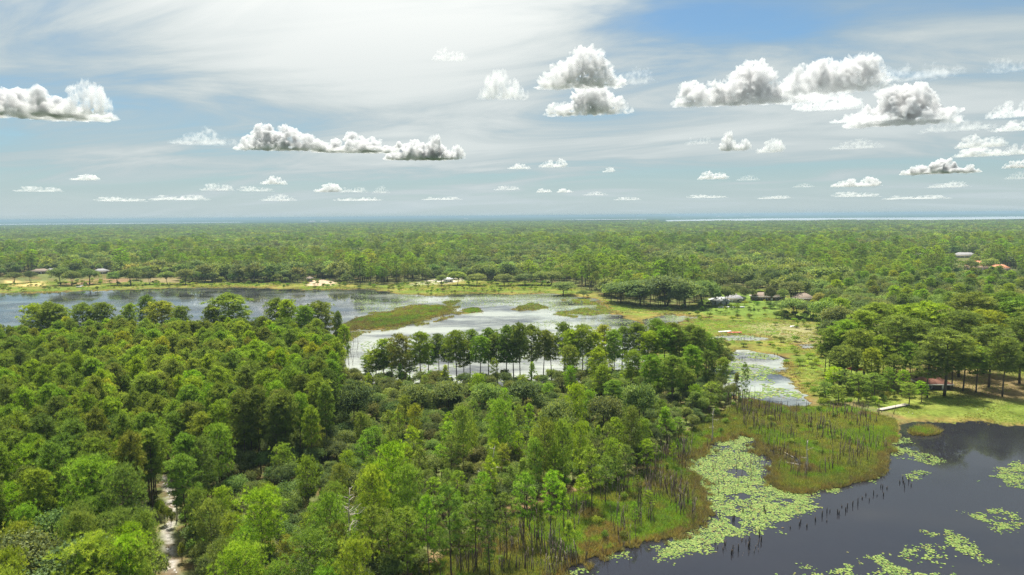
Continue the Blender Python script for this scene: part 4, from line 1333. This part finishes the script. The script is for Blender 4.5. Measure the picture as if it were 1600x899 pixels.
pad_mass('lily_pads', rest_p, 1.0, 'pale green lily pads covering the bay and drifting on the dark pond')
farp = []
for P, sp, thr, scl in (([(560, 456), (620, 460), (680, 466), (720, 478), (640, 492), (560, 490), (548, 470)], 1.5, 0.47, 14), ([(690, 468), (760, 460), (860, 460), (925, 468), (955, 488), (1005, 508), (1030, 522), (960, 510), (880, 488), (800, 478), (720, 484), (690, 478)], 1.5, 0.43, 18), ([(560, 535), (700, 520), (860, 500), (980, 515), (1010, 560), (930, 594), (700, 604), (580, 590)], 1.7, 0.52, 22),
                        ([(480, 505), (560, 497), (540, 530), (515, 560), (490, 540)], 1.6, 0.46, 12), ([(1110, 575), (1135, 553), (1180, 548), (1215, 560), (1240, 590), (1265, 636), (1190, 634), (1150, 622)], 0.8, 0.50, 9), ([(1080, 536), (1130, 522), (1215, 528), (1190, 536), (1120, 536)], 1.1, 0.40, 9), ([(1000, 500), (1050, 490), (1095, 497), (1060, 508), (1012, 514)], 1.2, 0.42, 9)):
    farp += pads_in(P, sp, thr, scl)
print('far pads', len(farp))
pad_mass('floating_leaves', farp, 1.5, 'pale floating leaves scattered over the far lake and channel', True)

# ------------------------------------------------------------------ dead saplings, stakes and snags
rs = np.random.RandomState(61)
POLE = []
for q in range(6):
    m_ = MB()
    k = np.linspace(0, 1, 5)
    b1, b2 = rs.normal(size=2) * 0.03
    pts = np.stack([b1 * k * np.sin(k * 3), b2 * k * k, k], 1)
    m_.tube(pts, 0.016 * (1 - 0.72 * k), 5)
    for s in range(rs.randint(0, 4)):
        h0 = rs.uniform(0.45, 0.9); a_ = rs.uniform(0, 6.28); ln = rs.uniform(0.05, 0.13)
        p0 = np.array([np.interp(h0, k, pts[:, c]) for c in range(3)])
        m_.tube(np.stack([p0, p0 + (math.cos(a_) * ln, math.sin(a_) * ln, ln * 0.8)]), [0.006, 0.002], 3, cap=False)
    POLE.append(m_.mesh('dead_sapling', [M['deadwood'] if q % 3 else M['greywood']]))
poles = []
for P, n, hr, where in (([(700, 905), (760, 850), (850, 800), (960, 770), (1040, 760), (1090, 780), (1085, 830), (1000, 850), (900, 890), (860, 910)], 520, (2.4, 5.0), 'in the marsh grass before the woods'),
                        ([(1000, 750), (1045, 700), (1085, 690), (1072, 730), (1062, 770), (1030, 775)], 150, (2.5, 5.0), 'in the brown thicket left of the lily bay'),
                        ([(1165, 640), (1270, 645), (1340, 650), (1392, 672), (1385, 710), (1340, 735), (1260, 755), (1205, 740), (1190, 690), (1150, 670)], 460, (2.0, 4.6), 'in the marsh point between bay and pond'),
                        ([(1135, 612), (1180, 630), (1262, 640), (1275, 655), (1160, 660), (1120, 640)], 80, (3.0, 6.2), 'at the channel mouth'),
                        ([(1100, 700), (1180, 690), (1195, 750), (1130, 790), (1100, 820)], 60, (1.0, 2.8), 'among the lily pads of the bay'),
                        ([(500, 540), (545, 522), (560, 540), (550, 575), (525, 570)], 45, (3.0, 7.0), 'on the lake spit left of centre'),
                        ([(590, 500), (660, 490), (700, 485), (640, 508)], 14, (1.5, 5.0), 'on the grassy lake spit'),
                        ([(1060, 880), (1100, 850), (1180, 840), (1200, 860), (1100, 890)], 30, (0.6, 1.6), 'in the dark pond below the bay'),
                        ([(1290, 640), (1400, 640), (1410, 660), (1300, 650)], 36, (1.5, 3.6), 'beside the little plank dock')):
    P = poly(P)
    lo, hi = P.min(0), P.max(0)
    c = 0
    xs, ys = rs.uniform(lo[0], hi[0], n * 14), rs.uniform(lo[1], hi[1], n * 14)
    ok = inside(P, xs, ys) & (fbm(xs, ys, 6.0, 3) > 0.42)
    xs, ys = xs[ok][:n], ys[ok][:n]
    zs = ground_z(xs, ys)
    for x, y, z in zip(xs, ys, zs):
        h = rs.uniform(*hr) * (0.6 if rs.rand() < 0.25 else 1)
        poles.append((h * 1000 / math.hypot(x, y), x, y, z, h, where))
poles.sort(key=lambda p: -p[0])
mass = MB()
for q, (_, x, y, z, h, where) in enumerate(poles):
    rz, tx, ty = rs.uniform(0, 6.28), rs.normal() * 0.1, rs.normal() * 0.1
    th = rs.uniform(0.8, 1.6) * 4.6
    if q < 300:
        o = put('dead_sapling', POLE[rs.randint(6)], None, (x, y, z - 0.1), rz, (th, th, h))
        o.rotation_euler = (tx, ty, rz)
        tag(o, 'thin bare dead sapling standing ' + where, 'dead tree', 'dead saplings ' + where)
    else:
        mass.tube(np.array([(x, y, z - 0.1), (x + ty * h * 0.5, y - tx * h * 0.5, z + h * 0.5), (x + ty * h, y - tx * h, z + h)]), np.array([0.06, 0.045, 0.02]) * th / 4.2, 4)
tag(put('dead_brush', mass.mesh('dead_brush', [M['deadwood']])), 'many more thin dead stems across the marsh', 'dead stems', kind='stuff')

STAKE = []
for q in range(3):
    m_ = MB()
    m_.tube([(0, 0, -0.4), (0.02, 0, 0.5), (0.04 * (q - 1), 0.03, 1.0)], [0.11, 0.10, 0.085], 7)
    m_.tube([(0.04 * (q - 1), 0.03, 1.0), (0.04 * (q - 1) + 0.02, 0.03, 1.06)], [0.085, 0.04], 7)
    STAKE.append(m_.mesh('wooden_stake', [M['darkwood']]))
ns = 0
for (ax, ay), (bx_, by_), n, hr, jit, where in (((1242, 826), (1432, 744), 20, (0.4, 1.2), 6, 'in the left line across the dark pond'), ((1262, 822), (1424, 752), 15, (0.4, 1.1), 7, 'in the right line across the dark pond'), ((1100, 812), (1200, 800), 9, (0.7, 1.4), 8, 'in the lily bay'), ((1142, 863), (1195, 840), 9, (0.8, 1.3), 5, 'below the lily bay'),
                                              ((1145, 533), (1205, 526), 10, (0.8, 1.4), 0.6, 'across the far marsh pool'), ((1145, 563), (1216, 556), 11, (0.7, 1.4), 1, 'across the head of the channel'), ((1195, 632), (1262, 640), 10, (1.0, 1.8), 3, 'across the channel mouth'), ((1285, 640), (1375, 648), 14, (0.8, 1.5), 2, 'along the bank left of the plank dock')):
    for q in range(n):
        f_ = (q + rs.uniform(-0.3, 0.3)) / max(1, n - 1)
        x, y = gp(ax + (bx_ - ax) * f_ + rs.normal() * jit, ay + (by_ - ay) * f_ + rs.normal() * jit * 0.5)
        th = rs.uniform(0.8, 1.15)
        o = put('wooden_stake', STAKE[rs.randint(3)], None, (x, y, 0.0), rs.uniform(0, 6.28), (th, th, rs.uniform(*hr)))
        tag(o, '%s stake from the %s end ' % ordinal(q, n) + where, 'stake', 'stakes ' + where)


def snag(px, base, top, seed, lean, matname, label, nbr=16):
    """a dead standing tree with bare branches"""
    rg = np.random.RandomState(seed)
    x, y = gp(px, base, 0.4)
    D = ray_dir(px, top); d = math.hypot(x, y)
    h = CAMH + D[2] / math.hypot(D[0], D[1]) * d
    e = put('dead_tree', None, None, (x, y, 0.3), 0)
    tag(e, label, 'dead tree', 'dead trees of the near woods')
    m_ = MB(); k = np.linspace(0, 1, 8)
    pts = np.stack([lean * h * k ** 1.2 + 0.12 * np.sin(k * 7), 0.1 * np.cos(k * 6), k * h], 1)
    m_.tube(pts, 0.17 * (1 - 0.8 * k) + 0.02, 7)
    put('trunk', m_.mesh('trunk', [M[matname]], True), e)
    m_ = MB()
    for b in range(nbr):
        h0 = rg.uniform(0.35, 0.98); a_ = rg.uniform(0, 6.283); ln = h * rg.uniform(0.08, 0.24) * (1.25 - h0)
        p0 = np.array([np.interp(h0, k, pts[:, c]) for c in range(3)])
        p1 = p0 + np.array((math.cos(a_) * ln, math.sin(a_) * ln, ln * rg.uniform(0.0, 0.6)))
        p2 = p1 + np.array((math.cos(a_ + rg.normal() * 0.6) * ln * 0.6, math.sin(a_ + rg.normal() * 0.6) * ln * 0.6, ln * rg.uniform(-0.3, 0.6)))
        m_.tube([p0, p1, p2], [0.055, 0.035, 0.012], 4, cap=False)
        for s in range(4):
            v = rg.normal(size=3) * ln * 0.35
            m_.tube([p1 + (p2 - p1) * s / 4, p1 + (p2 - p1) * s / 4 + v], [0.02, 0.006], 3, cap=False)
    put('branches', m_.mesh('branches', [M[matname]]), e)


snag(547, 905, 765, 1, 0.02, 'palewood', 'grey bare branching dead tree between bright pines at lower middle', 26)
snag(764, 790, 700, 2, 0.10, 'palewood', 'pale leaning dead trunk in the scrub above the bare ground', 5)
snag(768, 795, 740, 3, -0.05, 'deadwood', 'low brushy dead tree beside the pale leaning trunk', 22)
snag(1112, 690, 640, 4, 0.05, 'palewood', 'pale forked snag at the top of the lily bay', 6)
snag(392, 690, 640, 5, 0.08, 'palewood', 'thin pale dead trunk among the oak scrub on the left', 4)
snag(333, 830, 785, 6, 0.05, 'palewood', 'thin pale dead stem in the gap right of the trail', 6)
snag(275, 815, 762, 7, 0.12, 'palewood', 'thin pale leaning sapling over the white trail', 5)
snag(905, 700, 655, 8, -0.1, 'deadwood', 'brown twiggy dead tree behind the slender pines', 20)
snag(1260, 730, 690, 9, 0.02, 'palewood', 'short pale dead trunk on the marsh point', 3)


def log(p0, p1, r, matname, label, z=0.25):
    a_, b_ = gp(*p0), gp(*p1)
    m_ = MB()
    k = np.linspace(0, 1, 6)[:, None]
    c = (a_ + b_) / 2
    pts = np.column_stack([(a_ - c) * (1 - k) + (b_ - c) * k + np.sin(k * 5) * 0.05, 0.05 * np.sin(k * 4)])
    m_.tube(pts, r * np.linspace(1.1, 0.7, 6), 8)
    for s in (1, 3):
        m_.tube([pts[s], pts[s] + (0.5 * r * 4, 0.3, r * 3.5)], [r * 0.45, r * 0.15], 5)
    o = put('fallen_log', m_.mesh('fallen_log', [M[matname]], True), None, (c[0], c[1], z))
    tag(o, label, 'log', 'fallen logs')


log((1237, 588), (1253, 585), 0.30, 'darkwood', 'dark log lying on yellow grass beside the channel', 0.45)
log((1190, 690), (1240, 716), 0.16, 'palewood', 'pale log along the small pool in the marsh point')
log((1118, 668), (1140, 676), 0.14, 'palewood', 'fallen pale trunk beside the forked snag')
log((1415, 648), (1432, 652), 0.18, 'palewood', 'short pale log at the pond bank below the dock')
log((1522, 644), (1546, 643), 0.16, 'palewood', 'pale log on the lawn by the pond')
log((1222, 724), (1252, 728), 0.15, 'palewood', 'grey log in the mud of the marsh point')

# ------------------------------------------------------------------ plank dock
a_, b_ = gp(1374, 645), gp(1418, 636)
c = (a_ + b_) / 2; ln = np.linalg.norm(b_ - a_); an = math.atan2(*(b_ - a_)[::-1])
dk = tag(put('plank_dock', None, None, (c[0], c[1], 0.0), an), 'pale narrow plank dock at the corner of the pond', 'dock')
npk = int(ln / 0.5)
m_ = MB(); m_.box((0, 0, 0), (0.44, 1.7, 0.06)); pk = m_.mesh('plank', [M['palewood']])
for q in range(npk):
    put('plank', pk, dk, (-ln / 2 + (q + 0.5) * ln / npk, rs.normal() * 0.04, 0.95 + rs.normal() * 0.008), rs.normal() * 0.02)
for s in (-1, 1):
    m_ = MB(); m_.box((0, s * 0.6, 0.84), (ln, 0.1, 0.15)); put('beam', m_.mesh('beam', [M['deadwood']]), dk)
    for q in range(5):
        m_ = MB(); m_.tube([(0, 0, -0.8), (0, 0, 0.80)], [0.09, 0.08], 7); put('post', m_.mesh('post', [M['darkwood']]), dk, (-ln / 2 + (q + 0.4) * ln / 5, s * 0.72, 0))

# ------------------------------------------------------------------ boats, car, canopy, post
BM = {'whitehull': mat('white_hull', (0.7, 0.7, 0.7), 0.4), 'redhull': mat('red_hull', (0.45, 0.10, 0.05), 0.45), 'greyhull': mat('grey_hull', (0.35, 0.37, 0.4), 0.45), 'carpaint': mat('dark_car_paint', (0.03, 0.035, 0.04), 0.25, 0, 1, 0.5), 'rubber': mat('rubber', (0.02, 0.02, 0.02), 0.9), 'red': mat('red_canvas', (0.5, 0.045, 0.03), 0.8), 'chrome': mat('hub_metal', (0.5, 0.5, 0.5), 0.35, 0, 1, 0.5, 0.8)}


def boat(px, py, ln, turn, hull, label, z=0.05):
    x, y = gp(px, py, z)
    e = tag(put('rowboat', None, None, (x, y, z), turn), label, 'boat', 'small boats')
    m_ = MB(); V = []; n = 9
    for q in range(n):
        f_ = q / (n - 1)
        w_ = ln * 0.19 * (1 - max(0, (f_ - 0.45) / 0.55) ** 2.2) * (0.85 + 0.15 * min(1, f_ * 4))
        sh = 0.5 + 0.28 * f_ ** 2
        xx = (f_ - 0.5) * ln
        for yy, zz in ((-w_, sh), (-w_ * 0.8, 0.12), (0, 0), (w_ * 0.8, 0.12), (w_, sh), (w_ * 0.86, sh - 0.03), (0, 0.16), (-w_ * 0.86, sh - 0.03)):
            V.append((xx, yy, zz))
    F_ = [(q * 8 + k, q * 8 + (k + 1) % 8, (q + 1) * 8 + (k + 1) % 8, (q + 1) * 8 + k) for q in range(n - 1) for k in range(8)]
    m_.add(V, [np.array(F_), np.arange(8)[None, ::-1], ((n - 1) * 8 + np.arange(8))[None]])
    put('hull', m_.mesh('hull', [BM[hull]], False), e)
    for q in (-0.2, 0.1):
        m_ = MB(); m_.box((q * ln, 0, 0.42), (0.3, ln * 0.32, 0.05)); put('seat', m_.mesh('seat', [M['palewood']]), e)


boat(1133, 519.5, 6.5, 0.15, 'whitehull', 'white boat drawn up on the far marsh flat', 0.35)
boat(1148, 521, 7.0, -0.15, 'redhull', 'rust-red boat beside the white one on the marsh flat', 0.35)
boat(1131, 481, 7.0, 0.1, 'whitehull', 'white boat on the lawn beside the dark oaks', 0.6)
boat(1154, 481, 7.5, -0.1, 'greyhull', 'grey boat under the small tree by the far house', 0.6)
boat(123, 449, 4.5, 0.1, 'whitehull', 'white boat on the bank below the red earth', 0.6)
boat(127, 447.5, 4.0, 0.5, 'whitehull', 'smaller white boat behind another on the left bank', 0.6)
boat(1242, 511, 5.0, 0.2, 'whitehull', 'white boat on the pale flat beside the far trees', 0.6)

x, y = gp(1287, 515, 0.55)
cr = tag(put('parked_car', None, None, (x, y, 0.55), 0.2), 'dark car parked at the edge of the right woods', 'car')
m_ = MB()
prof = [(-2.2, 0.35), (-2.25, 0.8), (-2.1, 0.98), (-1.3, 1.02), (-0.75, 1.5), (0.75, 1.52), (1.35, 1.02), (2.15, 0.88), (2.3, 0.6), (2.25, 0.35)]
V = [(a0, s * (0.9 if b0 < 1.2 else 0.72), b0) for s in (-1, 1) for a0, b0 in prof]
n = len(prof)
m_.add(V, [np.array([(q, (q + 1) % n, n + (q + 1) % n, n + q) for q in range(n)]), np.arange(n)[None, ::-1], (n + np.arange(n))[None]])
put('body', m_.mesh('body', [BM['carpaint']]), cr)
for s in (-1, 1):
    m_ = MB(); m_.add([(-1.05, s * 0.84, 1.08), (1.1, s * 0.84, 1.08), (0.7, s * 0.755, 1.44), (-0.72, s * 0.755, 1.44)], [np.array([(0, 1, 2, 3)])]); put('window', m_.mesh('window', [HM['glass']]), cr)
    for q in (-1.35, 1.4):
        m_ = MB(); m_.tube([(q, s * 0.72, 0.33), (q, s * 0.93, 0.33)], [0.33, 0.33], 14); wl = put('wheel', m_.mesh('wheel', [BM['rubber']]), cr)
        m_ = MB(); m_.tube([(q, s * 0.93, 0.33), (q, s * 0.945, 0.33)], [0.2, 0.18], 10); put('rim', m_.mesh('rim', [BM['chrome']]), wl)

x, y = gp(1336, 592, 0.5)
cp_ = tag(put('canopy_tent', None, None, (x, y, 0.5), 0.3), 'small red canopy among the grove trunks', 'canopy')
m_ = MB(); m_.add([(-2, -2, 3.6), (2, -2, 3.6), (2, 2, 3.6), (-2, 2, 3.6), (0, 0, 4.9)], [np.array([(0, 1, 4), (1, 2, 4), (2, 3, 4), (3, 0, 4)])]); m_.box((0, 0, 3.45), (4.0, 4.0, 0.28)); put('roof', m_.mesh('roof', [BM['red']]), cp_)
for q in ((-1.9, -1.9), (1.9, -1.9), (1.9, 1.9), (-1.9, 1.9)):
    m_ = MB(); m_.tube([(q[0], q[1], 0), (q[0], q[1], 3.3)], [0.06, 0.06], 6); put('leg', m_.mesh('leg', [BM['greyhull']]), cp_)
x, y = gp(1391, 594, 0.4)
m_ = MB(); m_.tube([(0, 0, -0.1), (0, 0, 3.4)], [0.16, 0.15], 8); m_.box((0, 0, 3.46), (0.42, 0.42, 0.12), taper=0.5)
tag(put('white_post', m_.mesh('white_post', [HM['white']]), None, (x, y, 0.4)), 'white post standing at the front of the pine grove', 'post')

# ------------------------------------------------------------------ pale rubble along the trail
rs = np.random.RandomState(71)
rk = []
for q in range(4):
    V = unit(np.random.RandomState(q).normal(size=(14, 3))) * np.random.RandomState(q + 9).uniform(0.7, 1.1, (14, 1)) * (1, 0.8, 0.5)
    import bmesh
    bm = bmesh.new()
    for v in V:
        bm.verts.new(v)
    bmesh.ops.convex_hull(bm, input=bm.verts)
    me = bpy.data.meshes.new('stone'); bm.to_mesh(me); bm.free(); me.materials.append(M['stone'])
    rk.append(me)
xs, ys = rs.uniform(TRAIL[:, 0].min(), TRAIL[:, 0].max(), 9000), rs.uniform(TRAIL[:, 1].min(), TRAIL[:, 1].max(), 9000)
dd_ = sdist(TRAIL, xs, ys)
ok = (dd_ < -0.35) & (fbm(xs, ys, 1.7, 3) > 0.46)
xs, ys = xs[ok], ys[ok]
order = np.argsort(np.hypot(xs, ys))[:220]
for q in order:
    s_ = rs.uniform(0.14, 0.42)
    o = put('stone', rk[rs.randint(4)], None, (xs[q], ys[q], float(0.5 + s_ * 0.1)), rs.uniform(0, 6.28), (s_, s_, s_ * rs.uniform(0.6, 1)))
    tag(o, 'pale broken stone lying on the white trail', 'stone', 'stones of the white trail')

# ------------------------------------------------------------------ haze: the air over the land
m = bpy.data.materials.new('air')
m.use_nodes = True
t = NT(m.node_tree)
vs = t.n('ShaderNodeVolumePrincipled', {'Color': HAZE_COL, 'Density': HAZE_DEN, 'Anisotropy': 0.0})
t.n('ShaderNodeOutputMaterial', {'Volume': vs.outputs[0]})
mb_ = MB(); mb_.box((0, 0, 33.5), (92000, 92000, 75))
tag(put('haze', mb_.mesh('haze', [m])), 'pale blue air over the far land', 'haze', kind='stuff')

# ------------------------------------------------------------------ cumulus clouds
from mathutils import noise as mnoise


def cloud_mesh(seed, asp, lumps=22, vox=0.045, rough=1.0):
    """a heap of billows over a flat base: width 2, height about 2*asp"""
    rg = np.random.RandomState(seed)
    import bmesh
    bm = bmesh.new()
    tops = rg.uniform(0.5, 1.0, 5); tops[rg.randint(1, 4)] = 1.15
    for q in range(lumps):
        x = rg.uniform(-0.86, 0.86)
        env = max(0.15, (1 - abs(x) ** 2.2)) * np.interp(x, np.linspace(-1, 1, 5), tops)
        r = asp * rg.uniform(0.38, 0.75) * (0.55 + 0.45 * env)
        z = rg.uniform(0.2, 1.0) * max(0.02, 2 * asp * env - r)
        y = rg.normal() * 0.22 * (1 - 0.5 * abs(x))
        res = bmesh.ops.create_icosphere(bm, subdivisions=2, radius=r)
        for v in res['verts']:
            v.co = Vector((v.co.x * 1.25 + x, v.co.y + y, v.co.z * 0.9 + z))
    res = bmesh.ops.create_icosphere(bm, subdivisions=3, radius=1.0)
    for v in res['verts']:
        v.co = Vector((v.co.x * 0.9, v.co.y * 0.4, v.co.z * asp * 0.35 + asp * 0.2))
    me = bpy.data.meshes.new('cloud_raw')
    bm.to_mesh(me); bm.free()
    o = bpy.data.objects.new('cloud_raw', me)
    COL.objects.link(o)
    md = o.modifiers.new('r', 'REMESH'); md.mode = 'VOXEL'; md.voxel_size = vox
    dg = bpy.context.evaluated_depsgraph_get(); dg.update()
    ev = bpy.data.meshes.new_from_object(o.evaluated_get(dg))
    bpy.data.objects.remove(o); bpy.data.meshes.remove(me)
    n = len(ev.vertices)
    co = np.zeros(n * 3, np.float32); ev.vertices.foreach_get('co', co); co = co.reshape(-1, 3)
    nr = np.zeros(n * 3, np.float32); ev.vertices.foreach_get('normal', nr); nr = nr.reshape(-1, 3)
    off = seed * 7.13
    a = np.array([1 - 2 * abs(mnoise.noise((c[0] * 5 + off, c[1] * 5, c[2] * 5))) for c in co]) - 0.55
    b = np.array([1 - 2 * abs(mnoise.noise((c[0] * 13 + off, c[1] * 13, c[2] * 13 + 4))) for c in co]) - 0.55
    e = np.array([mnoise.noise((c[0] * 28 + off, c[1] * 28, c[2] * 28 + 4)) for c in co])
    co = co + nr * ((a * 0.42 + b * 0.20 + e * 0.07) * asp * rough)[:, None]
    low = asp * 0.12
    co[:, 2] = np.where(co[:, 2] < low, low + (co[:, 2] - low) * 0.25, co[:, 2])
    ev.vertices.foreach_set('co', co.ravel()); ev.update()
    return ev


CLM = {}
for nm, dens in (('thick', 0.017), ('medium', 0.0075), ('thin', 0.0018)):
    m = bpy.data.materials.new('cloud_' + nm)
    m.use_nodes = True
    t = NT(m.node_tree)
    co = t.n('ShaderNodeTexCoord').outputs['Object']
    nz = t.n('ShaderNodeTexNoise', {'Vector': co, 'Scale': 6.0, 'Detail': 4.0, 'Roughness': 0.55})
    dn = t.range(nz.outputs['Fac'], 0.36 if nm != 'thin' else 0.42, 0.66, 0.0, dens * 2.2)
    vs = t.n('ShaderNodeVolumePrincipled', {'Color': (0.80, 0.81, 0.82, 1), 'Density': dn, 'Anisotropy': 0.2})
    t.n('ShaderNodeOutputMaterial', {'Volume': vs.outputs[0]})
    CLM[nm] = m

CLOUDS = [  # centre, width, height, thickness, label
    (50, 165, 170, 40, 'thick', 'grey-bellied cumulus cloud at the left edge of the sky'),
    (128, 158, 70, 44, 'medium', 'rounded end puff of the grey cloud at left'),
    (440, 216, 120, 40, 'thick', 'white left part of the long low cloud bank'),
    (560, 224, 150, 30, 'thick', 'middle part of the long low cloud bank'),
    (655, 234, 110, 34, 'thick', 'lower right part of the long cloud bank'),
    (695, 231, 70, 38, 'thick', 'bright knob ending the long cloud bank on the right'),
    (318, 216, 90, 22, 'thin', 'faint wisp leading the long cloud bank on the left'),
    (705, 84, 56, 22, 'medium', 'small lone cap cloud high in the bright veil'),
    (785, 128, 76, 56, 'medium', 'ragged cloud left of the dark-based one near centre'),
    (905, 106, 120, 64, 'thick', 'bright-topped cloud with dark base near top centre'),
    (918, 156, 130, 48, 'thick', 'grey lower cloud beneath the bright-topped one'),
    (985, 118, 80, 30, 'thin', 'thin grey shred right of the central cloud'),
    (1110, 145, 110, 42, 'thick', 'left puff of the large white cloud right of centre'),
    (1178, 136, 120, 54, 'thick', 'middle mass of the large white cloud right of centre'),
    (1245, 145, 110, 30, 'medium', 'bridge between the two large white clouds'),
    (1303, 116, 116, 58, 'thick', 'tall white cloud at upper right with grey base'),
    (1295, 158, 90, 28, 'medium', 'dark shred under the tall white cloud at right'),
    (1412, 171, 120, 50, 'thick', 'white cloud with flat base towards the right'),
    (1350, 183, 90, 14, 'medium', 'flat tail left of the flat-based white cloud'),
    (1430, 112, 110, 26, 'thin', 'pale grey scrap above the flat-based white cloud'),
    (1149, 222, 48, 28, 'thick', 'small bright cumulus puff right of centre'),
    (1204, 228, 42, 22, 'medium', 'dimmer puff beside the small bright cumulus'),
    (1092, 218, 40, 16, 'thin', 'faint grey scrap left of the small bright cumulus'),
    (1337, 226, 66, 14, 'thin', 'faint flat cloud under the flat-based white cloud'),
    (1586, 172, 50, 24, 'medium', 'white puff cut by the right edge of the sky'),
    (1588, 198, 44, 14, 'medium', 'flat puff under another at the right edge'),
    (1500, 196, 90, 18, 'thin', 'hazy low cloud left of the right edge'),
    (1536, 222, 52, 18, 'medium', 'upper of two stacked puffs at right'),
    (1532, 238, 56, 14, 'medium', 'lower of two stacked puffs at right'),
    (1592, 234, 30, 16, 'medium', 'small puff at the right edge beside stacked ones'),
    (1580, 102, 50, 22, 'thin', 'faint grey scrap high at the right edge'),
    (1471, 262, 84, 20, 'thick', 'white flat-based cumulus low on the right'),
    (1592, 257, 30, 12, 'thick', 'low white puff touching the right edge'),
    (1590, 276, 26, 9, 'medium', 'lowest small puff touching the right edge'),
    (1340, 285, 60, 14, 'thick', 'low white cumulus above the right horizon'),
    (1338, 303, 60, 10, 'medium', 'faint flat cloud under a low white cumulus'),
    (1481, 289, 46, 9, 'medium', 'small flat cloud low on the right'),
    (1116, 273, 46, 15, 'thick', 'low cumulus right of centre'),
    (1168, 278, 34, 9, 'medium', 'smaller low puff beside a low cumulus'),
    (866, 254, 46, 16, 'medium', 'low puff left of the sky centre line'),
    (812, 259, 38, 11, 'medium', 'flat puff beside the low central one'),
    (951, 265, 22, 9, 'medium', 'tiny puff low near the centre'),
    (851, 297, 26, 8, 'thick', 'tiny bright puff above the central horizon'),
    (882, 297, 26, 8, 'thick', 'tiny puff right of a bright one above the horizon'),
    (792, 293, 44, 9, 'medium', 'low streaky puff above the horizon near centre'),
    (429, 281, 38, 15, 'thick', 'small bright cumulus low on the left'),
    (513, 293, 44, 15, 'thick', 'brightest of three low puffs left of centre'),
    (552, 295, 42, 12, 'medium', 'middle of three low puffs left of centre'),
    (595, 296, 28, 13, 'medium', 'right one of three low puffs left of centre'),
    (339, 292, 46, 13, 'medium', 'dull low puff on the left'),
    (400, 294, 50, 11, 'thin', 'faint low cloud between two left puffs'),
    (133, 278, 34, 8, 'thick', 'tiny bright flat cloud far left'),
    (280, 308, 70, 10, 'medium', 'low cloud streak near the left horizon'),
    (435, 309, 50, 11, 'medium', 'low cloud streak under the small left cumulus'),
    (60, 296, 50, 8, 'thin', 'faint cloud streak far left near the horizon'),
    (190, 311, 60, 8, 'thin', 'pale cloud streak low on the left horizon'),
    (560, 310, 90, 8, 'thin', 'pale streak under the three low puffs'),
    (690, 309, 60, 7, 'thin', 'pale streak above the horizon left of centre'),
    (930, 302, 40, 7, 'thin', 'pale scrap above the horizon at centre'),
    (980, 310, 44, 6, 'thin', 'lowest pale scrap above the central horizon'),
    (1105, 306, 60, 7, 'thin', 'pale streak above the distant lake'),
    (1210, 308, 50, 6, 'thin', 'faint streak above the distant lake at right'),
    (1430, 308, 70, 7, 'thin', 'faint streak above the right horizon'),
    (1255, 290, 30, 6, 'thin', 'faint speck of cloud right of centre, low'),
]
CSH = {}
for q, (px, py, wp, hp, th, lab) in enumerate(CLOUDS):
    big = wp >= 84
    if py > 270:
        th = {'thick': 'medium', 'medium': 'thin', 'thin': 'thin'}[th]
    asp = hp / wp
    if big:
        me = cloud_mesh(900 + q, asp, 24, max(0.03, asp * 0.075))
    else:
        kk = (q % 5, th)
        if kk not in CSH:
            CSH[kk] = cloud_mesh(960 + q, 0.35, 18, 0.032)
            CSH[kk].materials.clear(); CSH[kk].materials.append(CLM[th])
        me = CSH[kk]
    if big:
        me.materials.clear(); me.materials.append(CLM[th])
    Db = ray_dir(px, py + hp / 2)
    hor = math.hypot(Db[0], Db[1])
    dist = min(40000.0, 1050.0 / max(0.02, Db[2] / hor))
    s = wp * 0.5 * dist / hor / FPX / np.dot(CF, Db) * hor
    a_ = math.atan2(Db[0], Db[1])
    o = put('cloud', me, None, (dist * math.sin(a_), dist * math.cos(a_), CAMH + dist * Db[2] / hor), -a_, (s, s, s * (1 if big else asp / 0.35)))
    tag(o, lab, 'cloud', 'cumulus clouds')
